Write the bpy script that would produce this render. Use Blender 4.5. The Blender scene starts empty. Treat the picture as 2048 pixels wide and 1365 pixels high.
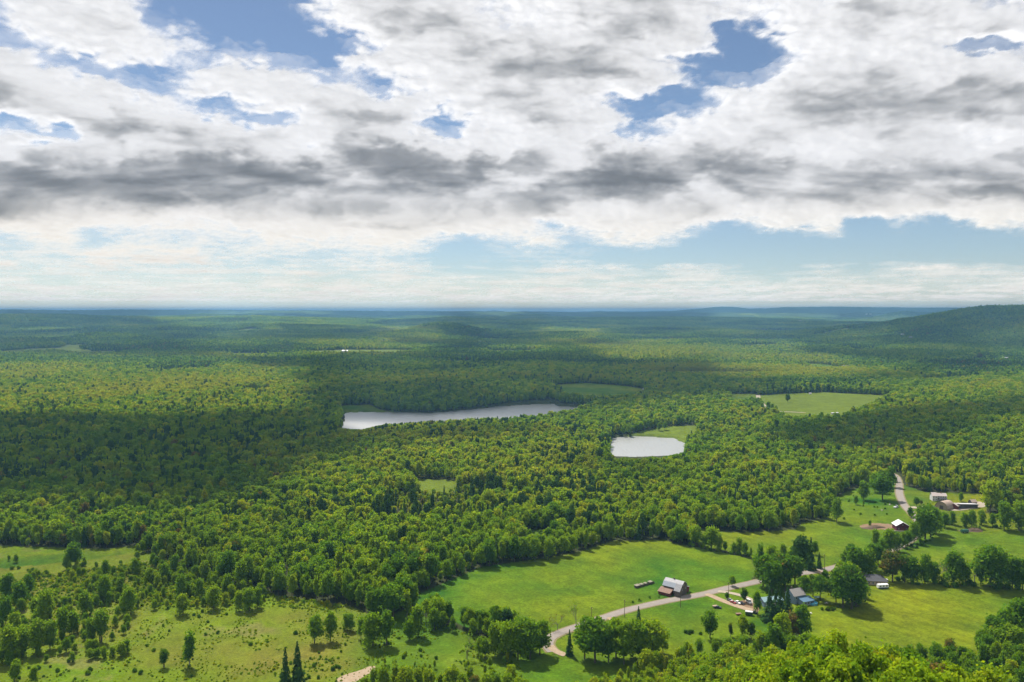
import bpy, bmesh, math, random
import numpy as np
from mathutils import Vector, Matrix
R = math.radians
rng = np.random.default_rng(7)
random.seed(7)
scene = bpy.context.scene
COL = scene.collection

# ------------------------------------------------------------------ camera model (metres; photo frame 2048 x 1365)
CAMZ = 185.0
FOC = 1600.0
PITCH = math.atan((682.5 - 622.0) / FOC)
CP, SP = math.cos(PITCH), math.sin(PITCH)
SUN_AZ, SUN_EL = R(-26), R(55)
SUN = np.array([math.sin(SUN_AZ) * math.cos(SUN_EL), math.cos(SUN_AZ) * math.cos(SUN_EL), math.sin(SUN_EL)])

def project(x, y, z):
    zz = z - CAMZ
    d = y * CP - zz * SP
    up = y * SP + zz * CP
    ds = np.where(d > 1.0, d, 1.0)
    u = 1024 + FOC * x / ds
    v = 682.5 - FOC * up / ds
    bad = d <= 1.0
    return np.where(bad, -9e4, u), np.where(bad, 9e4, v), d

# ------------------------------------------------------------------ noise
def _hash(ix, iy, seed):
    h = (ix.astype(np.int64) * 374761393 + iy.astype(np.int64) * 668265263 + seed * 1442695041) & 0xFFFFFFFF
    h = ((h ^ (h >> 13)) * 1274126177) & 0xFFFFFFFF
    return (h ^ (h >> 16)) & 0xFFFF

def pnoise(x, y, seed=0):
    x = np.asarray(x, float); y = np.asarray(y, float)
    ix = np.floor(x); iy = np.floor(y)
    fx = x - ix; fy = y - iy
    ux = fx * fx * fx * (fx * (fx * 6 - 15) + 10)
    uy = fy * fy * fy * (fy * (fy * 6 - 15) + 10)
    def g(dx, dy):
        a = _hash(ix + dx, iy + dy, seed) * (2 * math.pi / 65536)
        return np.cos(a) * (fx - dx) + np.sin(a) * (fy - dy)
    n0 = g(0, 0); n1 = g(1, 0); n2 = g(0, 1); n3 = g(1, 1)
    a = n0 + (n1 - n0) * ux
    b = n2 + (n3 - n2) * ux
    return (a + (b - a) * uy) * 1.5

def fbm(x, y, seed=0, octv=5, gain=0.5, lac=2.03):
    s = 0; a = 1.0; t = 0
    for o in range(octv):
        s = s + a * pnoise(x, y, seed + o * 17)
        t += a; a *= gain
        x = x * lac + 3.1; y = y * lac - 1.7
    return s / t * 1.3

def sstep(a, b, x):
    t = np.clip((x - a) / (b - a), 0, 1)
    return t * t * (3 - 2 * t)

def inpoly(u, v, poly):
    u = np.asarray(u, float); v = np.asarray(v, float)
    c = np.zeros(u.shape, bool)
    n = len(poly)
    for i in range(n):
        x0, y0 = poly[i]; x1, y1 = poly[(i + 1) % n]
        if y0 == y1: continue
        m = ((y0 > v) != (y1 > v)) & (u < (x1 - x0) * (v - y0) / (y1 - y0) + x0)
        c ^= m
    return c

# ------------------------------------------------------------------ land shapes, outlined where they lie in the valley
LAKE = [(676,858),(686,846),(690,838),(684,829),(700,825),(760,824.5),(860,826.5),(930,821),(1000,813),(1060,809),(1105,808),(1118,812),(1165,815.5),(1185,818),(1160,830),(1080,846),(1000,856),(930,862),(860,866),(760,868),(700,866)]
POND = [(1221,882),(1228,876),(1244,874),(1300,873.5),(1350,878),(1372,889),(1378,897),(1370,907),(1345,917),(1310,926),(1270,930),(1232,928),(1216,908)]
RIVER = [(1370,761.5),(1430,761.8),(1495,763),(1500,767),(1430,766),(1372,765)]
Z_LAKE, Z_POND, Z_RIVER = -16.0, -13.0, -24.0
MEADOW = [
 [(818,1198),(880,1170),(960,1135),(1050,1122),(1150,1107),(1225,1083),(1330,1080),(1350,1088),(1420,1100),(1500,1116),(1512,1140),(1500,1168),(1350,1202),(1250,1222),(1130,1258),(1096,1284),(1060,1275),(1000,1262),(930,1255),(880,1228),(830,1218)],
 [(1365,1055),(1480,1066),(1590,1060),(1605,1046),(1640,1040),(1672,1000),(1690,985),(1745,968),(1790,966),(1802,1000),(1838,1040),(1835,1066),(1770,1082),(1700,1112),(1650,1138),(1560,1135),(1515,1140),(1500,1112),(1400,1092)],
 [(1780,1112),(1840,1082),(1880,1060),(2120,1056),(2120,1165),(1960,1152),(1850,1126)],
 [(1590,1330),(1560,1290),(1640,1222),(1720,1206),(1750,1178),(1800,1160),(1900,1166),(2120,1180),(2120,1250),(2000,1298),(1940,1330),(1800,1345)],
 [(1100,1284),(1250,1222),(1350,1202),(1500,1168),(1640,1138),(1705,1128),(1745,1160),(1700,1214),(1640,1226),(1600,1258),(1560,1300),(1440,1330),(1300,1345),(1130,1400),(1040,1400),(1050,1330),(1090,1305)],
]
YARD = [(1806,970),(1850,984),(1960,988),(1990,1010),(1965,1026),(2120,1032),(2120,1062),(1880,1062),(1842,1056),(1830,1030),(1810,1000)]
SCRUB = [(-200,1092),(0,1092),(280,1100),(350,1128),(450,1165),(560,1192),(700,1212),(760,1240),(820,1215),(870,1245),(960,1272),(1060,1292),(1040,1330),(1060,1400),(-200,1440)]
CLEAR = [
 [(-120,1124),(100,1110),(270,1092),(290,1100),(180,1120),(60,1132),(-120,1150)],
 [(795,957),(912,961),(914,982),(880,994),(835,990)],
 [(1055,1060),(1105,1060),(1120,1085),(1080,1098),(1045,1088)],
 [(1515,792),(1560,788),(1650,785),(1790,792),(1762,812),(1715,830),(1690,846),(1570,848),(1530,815)],
 [(1450,788),(1512,788),(1516,812),(1470,814)],
 [(1226,877),(1290,861),(1345,852),(1392,851),(1398,870),(1376,888),(1300,877)],
 [(1100,771),(1170,766),(1250,772),(1292,779),(1286,800),(1200,806),(1130,796)],
 [(672,812),(740,810),(762,820),(800,826),(690,830)],
 [(480,711),(540,708),(600,707),(605,711),(540,715),(480,717)],
 [(1590,729),(1640,727),(1700,736),(1740,739),(1690,743),(1620,743)],
 [(1920,718),(1965,716),(2010,721),(2000,726),(1930,722)],
 [(470,660),(520,657),(525,661),(480,665)],
 [(660,704),(720,703),(700,710),(660,712)],
 [(480,782),(540,780),(545,787),(485,789)],
 [(600,702),(700,700),(830,699),(832,706),(700,711),(604,711)], [(960,702),(1080,700),(1084,707),(965,710)], [(1478,690),(1562,688),(1566,695),(1480,697)], [(300,740),(420,737),(424,744),(305,748)], [(1180,722),(1262,720),(1266,727),(1184,730)],
 [(1690,699),(1764,697),(1768,703),(1694,706)], [(120,690),(240,688),(244,694),(124,697)], [(1360,712),(1440,710),(1444,716),(1364,718)], [(860,742),(950,740),(954,746),(864,749)], [(1840,760),(1940,756),(1946,763),(1846,768)],
 [(120,852),(160,849),(175,856),(130,860)],
]
LEFTMARSH = CLEAR[7]

# ------------------------------------------------------------------ terrain height
_br = [0, 400, 850, 1000, 1250, 2500, 4000, 6500, 10000, 16000, 25000, 60000]
_bz = [0, 0, -2, -9, -14, -22, -34, -40, -14, 45, 105, 120]
HILLS = [(760,742,2650,200,.13), (1150,757,2150,170,.10), (330,680,4300,260,.10), (60,706,3900,150,.09), (820,661,5300,95,.08), (640,684,4300,120,.08), (1130,664,5200,110,.08), (940,684,4700,150,.08), (1330,655,6400,190,.09), (1000,646,7600,230,.09), (560,648,7200,180,.09), (300,650,6900,200,.09),
 (1500,663,5600,150,.09), (90,633,9200,260,.1), (700,636,9400,220,.1), (1230,634,10200,200,.1), (420,629,11500,200,.1), (900,633,12000,260,.1), (1450,633,10500,180,.1), (1620,690,4200,180,.09), (1850,704,3600,240,.09), (1430,681,4300,120,.07), (200,745,2700,220,.1), (500,742,2800,140,.09)]
def px_az(u): return math.atan((u - 1024) / FOC)
def at(u, r):
    a = px_az(u); return r * math.sin(a), r * math.cos(a)

def H(x, y):
    x = np.asarray(x, float); y = np.asarray(y, float)
    r = np.hypot(x, y) + 1e-6
    az = np.arctan2(x, y)
    uaz = 1024 + FOC * np.tan(np.clip(az, -1.2, 1.2))
    z = np.interp(r, _br, _bz)
    amp = np.interp(r, [0, 350, 900, 1500, 2400, 3500, 6000, 12000, 25000], [0.0, 1.2, 3, 8, 16, 44, 88, 105, 80])
    hl_ = np.abs(fbm(x / 1700, y / 1250, 12, 3)) * 2.3 - .45
    fw = sstep(2000, 4000, r)
    z = z + amp * ((1 - fw) * 0.75 * fbm(x / 1500, y / 1100, 11, 4) + fw * (.72 * hl_ + .14 * fbm(x / 420, y / 420, 13, 3)) + 0.6 * pnoise(x / 4200, y / 2600, 5))
    z = z + 1.2 * pnoise(x / 90, y / 90, 3) * sstep(300, 500, r)
    # wooded hump left of the pond, hill shoulder on the right, the pasture's rise
    for (u0, r0, h, sx, sy) in ((760, 1120, 11, 190, 130), (2300, 1250, 46, 330, 420), (1650, 1640, 9, 170, 120), (1200, 1950, 9, 220, 150)):
        cx, cy = at(u0, r0)
        z = z + h * np.exp(-((x - cx) / sx) ** 2 - ((y - cy) / sy) ** 2)
    # mountain flank under the viewpoint
    z = z + 92 * sstep(440, 160, r) * sstep(980, 1640, uaz) * (1 + 0.1 * pnoise(x / 60, y / 60, 9))
    # long wooded ridge on the right
    crest = np.interp(uaz, [1400, 1560, 1640, 1750, 1850, 1950, 2048, 2250, 2700, 3600], [-40, 0, 35, 80, 145, 186, 206, 222, 225, 200])
    crest = crest + 9 * fbm(x / 700, y / 700, 21, 4)
    rid = crest * np.exp(-((r - 6000) / np.where(r < 6000, 900, 1400)) ** 2) + 34 * fbm(x / 500, y / 900, 23, 4) * np.exp(-((r - 5600) / 900) ** 2)
    z = np.maximum(z, np.where(crest > 0, rid, -99))
    # blue mountains at the skyline and the wooded ridges on the left
    mt = np.interp(uaz, [1200, 1330, 1390, 1440, 1465, 1500, 1530, 1575, 1640, 1750, 1900, 2100, 2600], [100, 170, 222, 278, 280, 232, 236, 278, 276, 262, 250, 240, 220])
    z = np.maximum(z, (mt + 10 * pnoise(x / 900, y / 900, 33)) * np.exp(-((r - 20000) / 2600) ** 2))
    lf = np.interp(uaz, [-600, 0, 120, 260, 420, 560, 760, 900, 1000, 1150], [205, 203, 196, 206, 201, 190, 180, 172, 168, 150])
    z = np.maximum(z, (lf + 8 * pnoise(x / 1100, y / 1100, 35)) * np.exp(-((r - 15500) / 2400) ** 2))
    l2 = np.interp(uaz, [-500, 0, 70, 150, 230, 300, 380, 520, 640, 760, 900, 1020, 1200, 1500], [130, 138, 141, 134, 110, 96, 98, 120, 80, 40, 105, 60, 90, 60])
    z = np.maximum(z, (l2 + 10 * fbm(x / 900, y / 900, 37, 4)) * np.exp(-((r - 8800) / 1100) ** 2))
    # single hills between the valley and the skyline: where, how far, crest height as seen, breadth
    for (u0, v0, r0, wpx, dep) in HILLS:
        cx, cy = at(u0, r0); ct = CAMZ - r0 * (v0 - 622.0) / FOC; a0 = px_az(u0)
        s_ = (x - cx) * math.cos(a0) - (y - cy) * math.sin(a0); t_ = (x - cx) * math.sin(a0) + (y - cy) * math.cos(a0)
        g_ = np.exp(-(s_ / (wpx * r0 / FOC)) ** 2 - (t_ / (dep * r0)) ** 2)
        z = z + g_ * np.clip(ct * (1 + .0) + .25 * (z - ct) - z, 0, None)
    # water basins
    for (poly, zl, u0, r0, sx, sy) in ((LAKE, Z_LAKE, 930, 1520, 330, 230), (POND, Z_POND, 1298, 1180, 120, 110), (RIVER, Z_RIVER, 1430, 2380, 160, 60)):
        cx, cy = at(u0, r0)
        w = np.exp(-(((x - cx) / sx) ** 4 + ((y - cy) / sy) ** 4) * 0.6)
        z = z * (1 - w) + (zl + 1.0) * w
        u, v, d = project(x, y, np.full_like(x, zl))
        z = np.where(inpoly(u + 5 * pnoise(x / 14, y / 14, 55) + 4 * pnoise(x / 40, y / 40, 56), v + 1.1 * pnoise(x / 16, y / 30, 57), poly) & (d > 0), zl - 3.0, z)
    return z

_ts = np.concatenate([np.linspace(120, 900, 260), np.geomspace(905, 40000, 420)])
def ground(u, v):
    """point of the land seen at photo position (u, v)"""
    u = np.atleast_1d(np.asarray(u, float)); v = np.atleast_1d(np.asarray(v, float))
    dx = (u - 1024) / FOC; du = (682.5 - v) / FOC
    dy = CP + du * SP; dz = -SP + du * CP
    hl = np.hypot(dx, dy)
    t = _ts[None, :] / hl[:, None]
    X = dx[:, None] * t; Y = dy[:, None] * t; Z = CAMZ + dz[:, None] * t
    below = Z < H(X, Y)
    k = np.argmax(below, axis=1); k = np.where(below.any(axis=1), np.maximum(k, 1), len(_ts) - 1)
    i = np.arange(len(u)); lo = t[i, k - 1]; hi = t[i, k]
    for _ in range(18):
        m = 0.5 * (lo + hi)
        b = CAMZ + dz * m < H(dx * m, dy * m)
        hi = np.where(b, m, hi); lo = np.where(b, lo, m)
    m = hi
    return np.stack([dx * m, dy * m, H(dx * m, dy * m)], 1)

def g1(u, v):
    p = ground([u], [v])[0]; return Vector((float(p[0]), float(p[1]), float(p[2])))

# ------------------------------------------------------------------ materials
def mat(name, base, rough=0.8, spec=0.3, noise=None, metal=0.0, bump=None):
    """procedural material: base colour broken up by noise (scale, second colour, contrast)"""
    m = bpy.data.materials.new(name); m.use_nodes = True
    nt = m.node_tree; b = nt.nodes['Principled BSDF']
    b.inputs['Roughness'].default_value = rough; b.inputs['Metallic'].default_value = metal
    b.inputs['Specular IOR Level'].default_value = spec
    b.inputs['Base Color'].default_value = (*base, 1)
    tc = nt.nodes.new('ShaderNodeTexCoord')
    if noise:
        sc, c2, con = noise
        n = nt.nodes.new('ShaderNodeTexNoise'); n.inputs['Scale'].default_value = sc; n.inputs['Detail'].default_value = 5
        nt.links.new(tc.outputs['Object'], n.inputs['Vector'])
        r = nt.nodes.new('ShaderNodeValToRGB')
        r.color_ramp.elements[0].position = 0.5 - con; r.color_ramp.elements[1].position = 0.5 + con
        r.color_ramp.elements[0].color = (*base, 1); r.color_ramp.elements[1].color = (*c2, 1)
        nt.links.new(n.outputs['Fac'], r.inputs['Fac']); nt.links.new(r.outputs['Color'], b.inputs['Base Color'])
    if bump:
        n2 = nt.nodes.new('ShaderNodeTexNoise'); n2.inputs['Scale'].default_value = bump[0]; n2.inputs['Detail'].default_value = 3
        nt.links.new(tc.outputs['Object'], n2.inputs['Vector'])
        bp = nt.nodes.new('ShaderNodeBump'); bp.inputs['Strength'].default_value = bump[1]; bp.inputs['Distance'].default_value = bump[2]
        nt.links.new(n2.outputs['Fac'], bp.inputs['Height']); nt.links.new(bp.outputs['Normal'], b.inputs['Normal'])
    return m

def leaf_mat(name, stops, trans=0.3):
    """foliage: hue picked by each tree's own tint, varied from leaf clump to leaf clump"""
    m = bpy.data.materials.new(name); m.use_nodes = True
    nt = m.node_tree; nt.nodes.clear(); N = nt.nodes.new; L = nt.links.new
    out = N('ShaderNodeOutputMaterial')
    at_ = N('ShaderNodeAttribute'); at_.attribute_type = 'INSTANCER'; at_.attribute_name = 'tint'
    va = N('ShaderNodeAttribute'); va.attribute_type = 'GEOMETRY'; va.attribute_name = 'var'
    ad = N('ShaderNodeMath'); ad.operation = 'ADD'
    L(at_.outputs['Fac'], ad.inputs[0]); L(va.outputs['Fac'], ad.inputs[1])
    rp = N('ShaderNodeValToRGB'); rp.color_ramp.interpolation = 'LINEAR'
    els = rp.color_ramp.elements
    els[0].position = stops[0][0]; els[0].color = (*stops[0][1], 1)
    els[1].position = stops[-1][0]; els[1].color = (*stops[-1][1], 1)
    for p, c in stops[1:-1]:
        e = els.new(p); e.color = (*c, 1)
    L(ad.outputs[0], rp.inputs['Fac'])
    df = N('ShaderNodeBsdfDiffuse'); L(rp.outputs['Color'], df.inputs['Color'])
    tr = N('ShaderNodeBsdfTranslucent')
    mx = N('ShaderNodeMix'); mx.data_type = 'RGBA'; mx.blend_type = 'MULTIPLY'; mx.inputs['Factor'].default_value = 1
    L(rp.outputs['Color'], mx.inputs['A']); mx.inputs['B'].default_value = (1.5, 1.35, 0.6, 1)
    L(mx.outputs['Result'], tr.inputs['Color'])
    ms = N('ShaderNodeMixShader'); ms.inputs[0].default_value = trans
    L(df.outputs[0], ms.inputs[1]); L(tr.outputs[0], ms.inputs[2]); L(ms.outputs[0], out.inputs['Surface'])
    return m

LEAF = leaf_mat('spring_leaves', [(0.0, (.15,.115,.04)), (.08, (.12,.13,.024)), (.2, (.045,.11,.014)), (.42, (.08,.18,.012)), (.68, (.15,.255,.012)), (.88, (.21,.295,.012)), (1.0, (.26,.295,.014))], .5)
NEEDLE = leaf_mat('dark_needles', [(0.0, (.026,.064,.02)), (.5, (.046,.105,.022)), (1.0, (.085,.145,.024))], .3)
BARK = mat('bark', (.055,.045,.035), .9, .1, (3, (.11,.1,.085), .2))
PALE_BARK = mat('pale_bark', (.14,.125,.105), .9, .1, (3, (.22,.21,.19), .2))

# ------------------------------------------------------------------ mesh helpers
def link(o, parent=None):
    COL.objects.link(o)
    if parent is not None: o.parent = parent
    return o

def mesh_np(name, V, F, mats=(), fm=None, smooth=False):
    me = bpy.data.meshes.new(name)
    V = np.asarray(V, np.float32)
    me.vertices.add(len(V)); me.vertices.foreach_set('co', V.ravel())
    F = [np.asarray(f, np.int32) for f in F] if isinstance(F, list) else [np.asarray(F, np.int32)]
    tot = np.concatenate([np.full(len(f), f.shape[1], np.int32) for f in F if len(f)])
    idx = np.concatenate([f.ravel() for f in F if len(f)])
    me.loops.add(len(idx)); me.loops.foreach_set('vertex_index', idx)
    me.polygons.add(len(tot))
    st = np.concatenate([[0], np.cumsum(tot)[:-1]]).astype(np.int32)
    me.polygons.foreach_set('loop_start', st); me.polygons.foreach_set('loop_total', tot)
    for m in mats: me.materials.append(m)
    if fm is not None: me.polygons.foreach_set('material_index', np.asarray(fm, np.int32))
    me.polygons.foreach_set('use_smooth', np.full(len(tot), smooth, bool))
    me.update(calc_edges=True); me.validate()
    return me

def tag(o, label=None, cat=None, group=None, kind=None):
    if label: o['label'] = label
    if cat: o['category'] = cat
    if group: o['group'] = group
    if kind: o['kind'] = kind
    return o

class MB:
    """collects shapes for one mesh"""
    def __init__(s): s.v = []; s.f = []
    def add(s, vs, fs):
        k = len(s.v); s.v += [tuple(p) for p in vs]; s.f += [tuple(i + k for i in f) for f in fs]; return s
    def box(s, x0, x1, y0, y1, z0, z1):
        return s.add([(x0,y0,z0),(x1,y0,z0),(x1,y1,z0),(x0,y1,z0),(x0,y0,z1),(x1,y0,z1),(x1,y1,z1),(x0,y1,z1)],
                     [(0,3,2,1),(4,5,6,7),(0,1,5,4),(1,2,6,5),(2,3,7,6),(3,0,4,7)])
    def slab(s, p, t):
        """a polygon p given thickness t straight down"""
        n = len(p); q = [(a, b, c - t) for a, b, c in p]
        return s.add(list(p) + q, [tuple(range(n)), tuple(range(2*n-1, n-1, -1))] + [(i, i+n, (i+1) % n + n, (i+1) % n) for i in range(n)])
    def prism(s, pts, x0, x1):
        """profile pts in (y, z) run along x"""
        n = len(pts)
        return s.add([(x0, a, b) for a, b in pts] + [(x1, a, b) for a, b in pts],
                     [tuple(range(n-1, -1, -1)), tuple(range(n, 2*n))] + [(i, (i+1) % n, (i+1) % n + n, i+n) for i in range(n)])
    def tube(s, p, q, r0, r1, n=7, cap=True):
        p = Vector(p); q = Vector(q); d = (q - p).normalized()
        a = d.orthogonal().normalized(); b = d.cross(a)
        vs = []
        for c, r in ((p, r0), (q, r1)):
            for k in range(n):
                t = 2 * math.pi * k / n; vs.append(c + a * (r * math.cos(t)) + b * (r * math.sin(t)))
        fs = [(k, (k+1) % n, (k+1) % n + n, k+n) for k in range(n)]
        if cap: fs += [tuple(range(n-1, -1, -1)), tuple(range(n, 2*n))]
        return s.add(vs, fs)
    def mesh(s, name, m, smooth=False):
        me = bpy.data.meshes.new(name); me.from_pydata(s.v, [], s.f); me.update()
        me.materials.append(m)
        if smooth:
            for p in me.polygons: p.use_smooth = True
        return me
    def build(s, name, m, parent=None, smooth=False):
        return link(bpy.data.objects.new(name, s.mesh(name, m, smooth)), parent)

def thing(name, loc, yaw, label, cat, group=None):
    o = bpy.data.objects.new(name, None); o.empty_display_size = 0.5
    COL.objects.link(o); o.location = loc; o.rotation_euler = (0, 0, yaw)
    return tag(o, label, cat, group)
SKY_STR = 0.05; SUN_STR = 5.0; EXPO = 0.82; CLOUD_BRIGHT = 0.52; HAZE_DEN = 4.6e-5; HAZE_COL = (.28, .60, 1.0)
# ------------------------------------------------------------------ world, sun, camera
world = bpy.data.worlds.new('World'); scene.world = world; world.use_nodes = True
nt = world.node_tree; bg = nt.nodes['Background']
sky = nt.nodes.new('ShaderNodeTexSky'); sky.sky_type = 'NISHITA'; sky.sun_disc = False
sky.sun_elevation = SUN_EL; sky.sun_rotation = SUN_AZ % (2 * math.pi)
sky.altitude = 1300; sky.air_density = 1.0; sky.dust_density = .6; sky.ozone_density = 2.2
nt.links.new(sky.outputs['Color'], bg.inputs['Color']); bg.inputs['Strength'].default_value = SKY_STR
sl = bpy.data.lights.new('sun', 'SUN'); sl.energy = SUN_STR; sl.angle = R(0.5); sl.color = (1.0, 0.93, 0.82)
so = link(bpy.data.objects.new('sun', sl)); so.location = (-600, 900, 1200)
so.rotation_euler = Vector(-SUN).to_track_quat('-Z', 'Y').to_euler()
cam = bpy.data.cameras.new('camera'); cam.sensor_width = 36; cam.lens = FOC / 2048 * 36
cam.clip_start = 1; cam.clip_end = 1200000
co = link(bpy.data.objects.new('camera', cam)); co.location = (0, 0, CAMZ); co.rotation_euler = (math.pi / 2 - PITCH, 0, 0)
scene.camera = co
vs_ = scene.view_settings
vs_.view_transform = 'Standard'; vs_.look = 'None'; vs_.exposure = EXPO; vs_.gamma = 1
cy = scene.cycles
cy.max_bounces = 8; cy.diffuse_bounces = 3; cy.glossy_bounces = 3; cy.transmission_bounces = 4; cy.transparent_max_bounces = 24; cy.volume_bounces = 1
cy.use_denoising = True; cy.sample_clamp_indirect = 6
cy.use_adaptive_sampling = True; cy.adaptive_threshold = 0.015

# ------------------------------------------------------------------ ground sheet
azs = np.concatenate([np.linspace(-180, -44, 35)[:-1], np.linspace(-44, -36, 33)[:-1], np.linspace(-36, 36, 700)[:-1], np.linspace(36, 44, 33)[:-1], np.linspace(44, 180, 35)])
rs = np.concatenate([np.linspace(2, 340, 70)[:-1], np.geomspace(340, 2200, 360)[:-1], np.geomspace(2200, 30000, 330)[:-1], np.geomspace(30000, 60000, 12)])
A, RR = np.meshgrid(np.radians(azs), rs)
GX = RR * np.sin(A); GY = RR * np.cos(A)
GZ = H(GX, GY)
farw = sstep(11000, 15000, RR)
GZ = GZ + farw * 9 * fbm(GX / 60, GY / 60, 71, 3)         # canopy relief where single trees can no longer be told apart
gu, gv, gd = project(GX, GY, GZ)
FLOOR = np.array((.030, .036, .014)); GRASS = np.array((.066, .108, .0035)); SCRUBC = np.array((.082, .116, .006)); SHADED_CANOPY = np.array((.036, .066, .016))  # far canopy colour is darkened for the shade between crowns
def far_field(x, y):
    return (fbm(x / 620, y / 760, 83, 3) > .46) & (pnoise(x / 1500, y / 1500, 84) > -.3)
def cover_color(x, y, u, v, r):
    n1 = fbm(x / 40, y / 40, 41, 4); n2 = fbm(x / 9, y / 9, 43, 3); n3 = pnoise(x / 160, y / 120, 45)
    c = np.zeros(x.shape + (3,)); c[:] = FLOOR
    def mixin(mask, col): c[mask] = col[mask]
    var = (1 + .16 * n1 + .12 * n2)[..., None]
    mead = GRASS * var + np.array((.045, .020, -.002)) * np.clip(n3 + .6 * n1, -.9, 1)[..., None]
    scr = SCRUBC * var + np.array((-.03, .006, -.01)) * np.clip(n3 + n1 * .8, -1, 1)[..., None]
    brown = np.array((.13, .095, .045))
    w = sstep(.25, .6, n1 + .25 * n2)[..., None] * .5
    scr = scr * (1 - w) + brown * w
    field2 = np.array((.08, .112, .009)) * var
    mow = np.sin((x * .83 + y * .55 + 6 * n3) / 1.35) * np.clip(.5 + n3, 0, 1)
    mead = mead * (1 + .10 * mow + .10 * pnoise(x / 30, y / 14, 49))[..., None] - np.array((.014, .012, 0)) * sstep(.3, .55, fbm(x / 60, y / 35, 51, 4))[..., None]
    can = SHADED_CANOPY * (1 + .35 * fbm(x / 350, y / 500, 47, 4) + .3 * pnoise(x / 25, y / 25, 48))[..., None]
    mixin((r < 445) & (u > 1020), mead)
    mixin(inpoly(u, v, [(1690,1112),(1740,1080),(1830,1030),(1880,1056),(2120,1056),(2120,1190),(1690,1190)]), mead * .9)
    mixin(r > 9000, can)
    mixin((r > 2700) & (far_field(x, y)), np.clip(field2 * 1.05, 0, 1))
    wS = (sstep(620, 800, u + 40 * n1) * .85)[..., None]; scr = scr * (1 - wS) + mead * wS
    inS = inpoly(u, v, SCRUB); mixin(inS, scr)
    for p in MEADOW: mixin(inpoly(u, v, p), mead)
    mixin(inpoly(u, v, YARD), mead * np.array((1.2, .98, 1.3)))
    for i, p in enumerate(CLEAR): mixin(inpoly(u, v, p), field2 if i in (3, 5, 1) or i >= 14 else (scr if i == 2 else mead * .9))
    return np.clip(c, .004, 1)
Cg = cover_color(GX, GY, gu, gv, RR)
nr, na = RR.shape
ii = np.arange(nr * na).reshape(nr, na)
F = np.stack([ii[:-1, :-1], ii[:-1, 1:], ii[1:, 1:], ii[1:, :-1]], -1).reshape(-1, 4)[:, ::-1]
gm = bpy.data.materials.new('ground_cover'); gm.use_nodes = True
nt = gm.node_tree; b = nt.nodes['Principled BSDF']; b.inputs['Roughness'].default_value = .95; b.inputs['Specular IOR Level'].default_value = .05
ca = nt.nodes.new('ShaderNodeVertexColor'); ca.layer_name = 'cover'
nz = nt.nodes.new('ShaderNodeTexNoise'); nz.inputs['Scale'].default_value = .55; nz.inputs['Detail'].default_value = 6; nz.inputs['Roughness'].default_value = .7
tc = nt.nodes.new('ShaderNodeTexCoord'); nt.links.new(tc.outputs['Object'], nz.inputs['Vector'])
mr = nt.nodes.new('ShaderNodeMapRange'); mr.inputs['From Min'].default_value = .3; mr.inputs['From Max'].default_value = .7; mr.inputs['To Min'].default_value = .62; mr.inputs['To Max'].default_value = 1.38
nt.links.new(nz.outputs['Fac'], mr.inputs['Value'])
nz2 = nt.nodes.new('ShaderNodeTexNoise'); nz2.inputs['Scale'].default_value = .07; nz2.inputs['Detail'].default_value = 5; nz2.inputs['Roughness'].default_value = .65; nz2.inputs['Distortion'].default_value = 1.2
nt.links.new(tc.outputs['Object'], nz2.inputs['Vector'])
mr2 = nt.nodes.new('ShaderNodeMapRange'); mr2.inputs['From Min'].default_value = .3; mr2.inputs['From Max'].default_value = .7; mr2.inputs['To Min'].default_value = .74; mr2.inputs['To Max'].default_value = 1.22
nt.links.new(nz2.outputs['Fac'], mr2.inputs['Value'])
mul = nt.nodes.new('ShaderNodeMath'); mul.operation = 'MULTIPLY'; nt.links.new(mr.outputs[0], mul.inputs[0]); nt.links.new(mr2.outputs[0], mul.inputs[1])
mm = nt.nodes.new('ShaderNodeVectorMath'); mm.operation = 'SCALE'
nt.links.new(ca.outputs['Color'], mm.inputs[0]); nt.links.new(mul.outputs[0], mm.inputs['Scale'])
nt.links.new(mm.outputs[0], b.inputs['Base Color'])
bp = nt.nodes.new('ShaderNodeBump'); bp.inputs['Strength'].default_value = .6; bp.inputs['Distance'].default_value = .5
nt.links.new(nz.outputs['Fac'], bp.inputs['Height']); nt.links.new(bp.outputs['Normal'], b.inputs['Normal'])
me = mesh_np('ground', np.stack([GX, GY, GZ], -1).reshape(-1, 3), F, [gm], smooth=True)
ca_ = me.color_attributes.new('cover', 'FLOAT_COLOR', 'POINT')
ca_.data.foreach_set('color', np.concatenate([Cg.reshape(-1, 3), np.ones((nr * na, 1))], 1).astype(np.float32).ravel())
tag(link(bpy.data.objects.new('ground', me)), 'rolling valley floor with meadows, scrub pasture and forest soil', 'ground', kind='structure')

# ------------------------------------------------------------------ water
def catmull(P, closed, step):
    P = np.asarray(P, float); n = len(P); out = []
    rngi = range(n) if closed else range(n - 1)
    for i in rngi:
        p0, p1, p2, p3 = (P[(i + k) % n] if closed else P[min(max(i + k, 0), n - 1)] for k in (-1, 0, 1, 2))
        m = max(2, int(np.linalg.norm(p2 - p1) / step))
        for t in np.linspace(0, 1, m, endpoint=False)[:, None]:
            out.append(.5 * (2 * p1 + (p2 - p0) * t + (2 * p0 - 5 * p1 + 4 * p2 - p3) * t ** 2 + (3 * p1 - p0 - 3 * p2 + p3) * t ** 3)[0] if False else
                       (.5 * (2 * p1 + (p2 - p0) * t[0] + (2 * p0 - 5 * p1 + 4 * p2 - p3) * t[0] ** 2 + (3 * p1 - p0 - 3 * p2 + p3) * t[0] ** 3)))
    if not closed: out.append(P[-1])
    return np.array(out)

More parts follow.
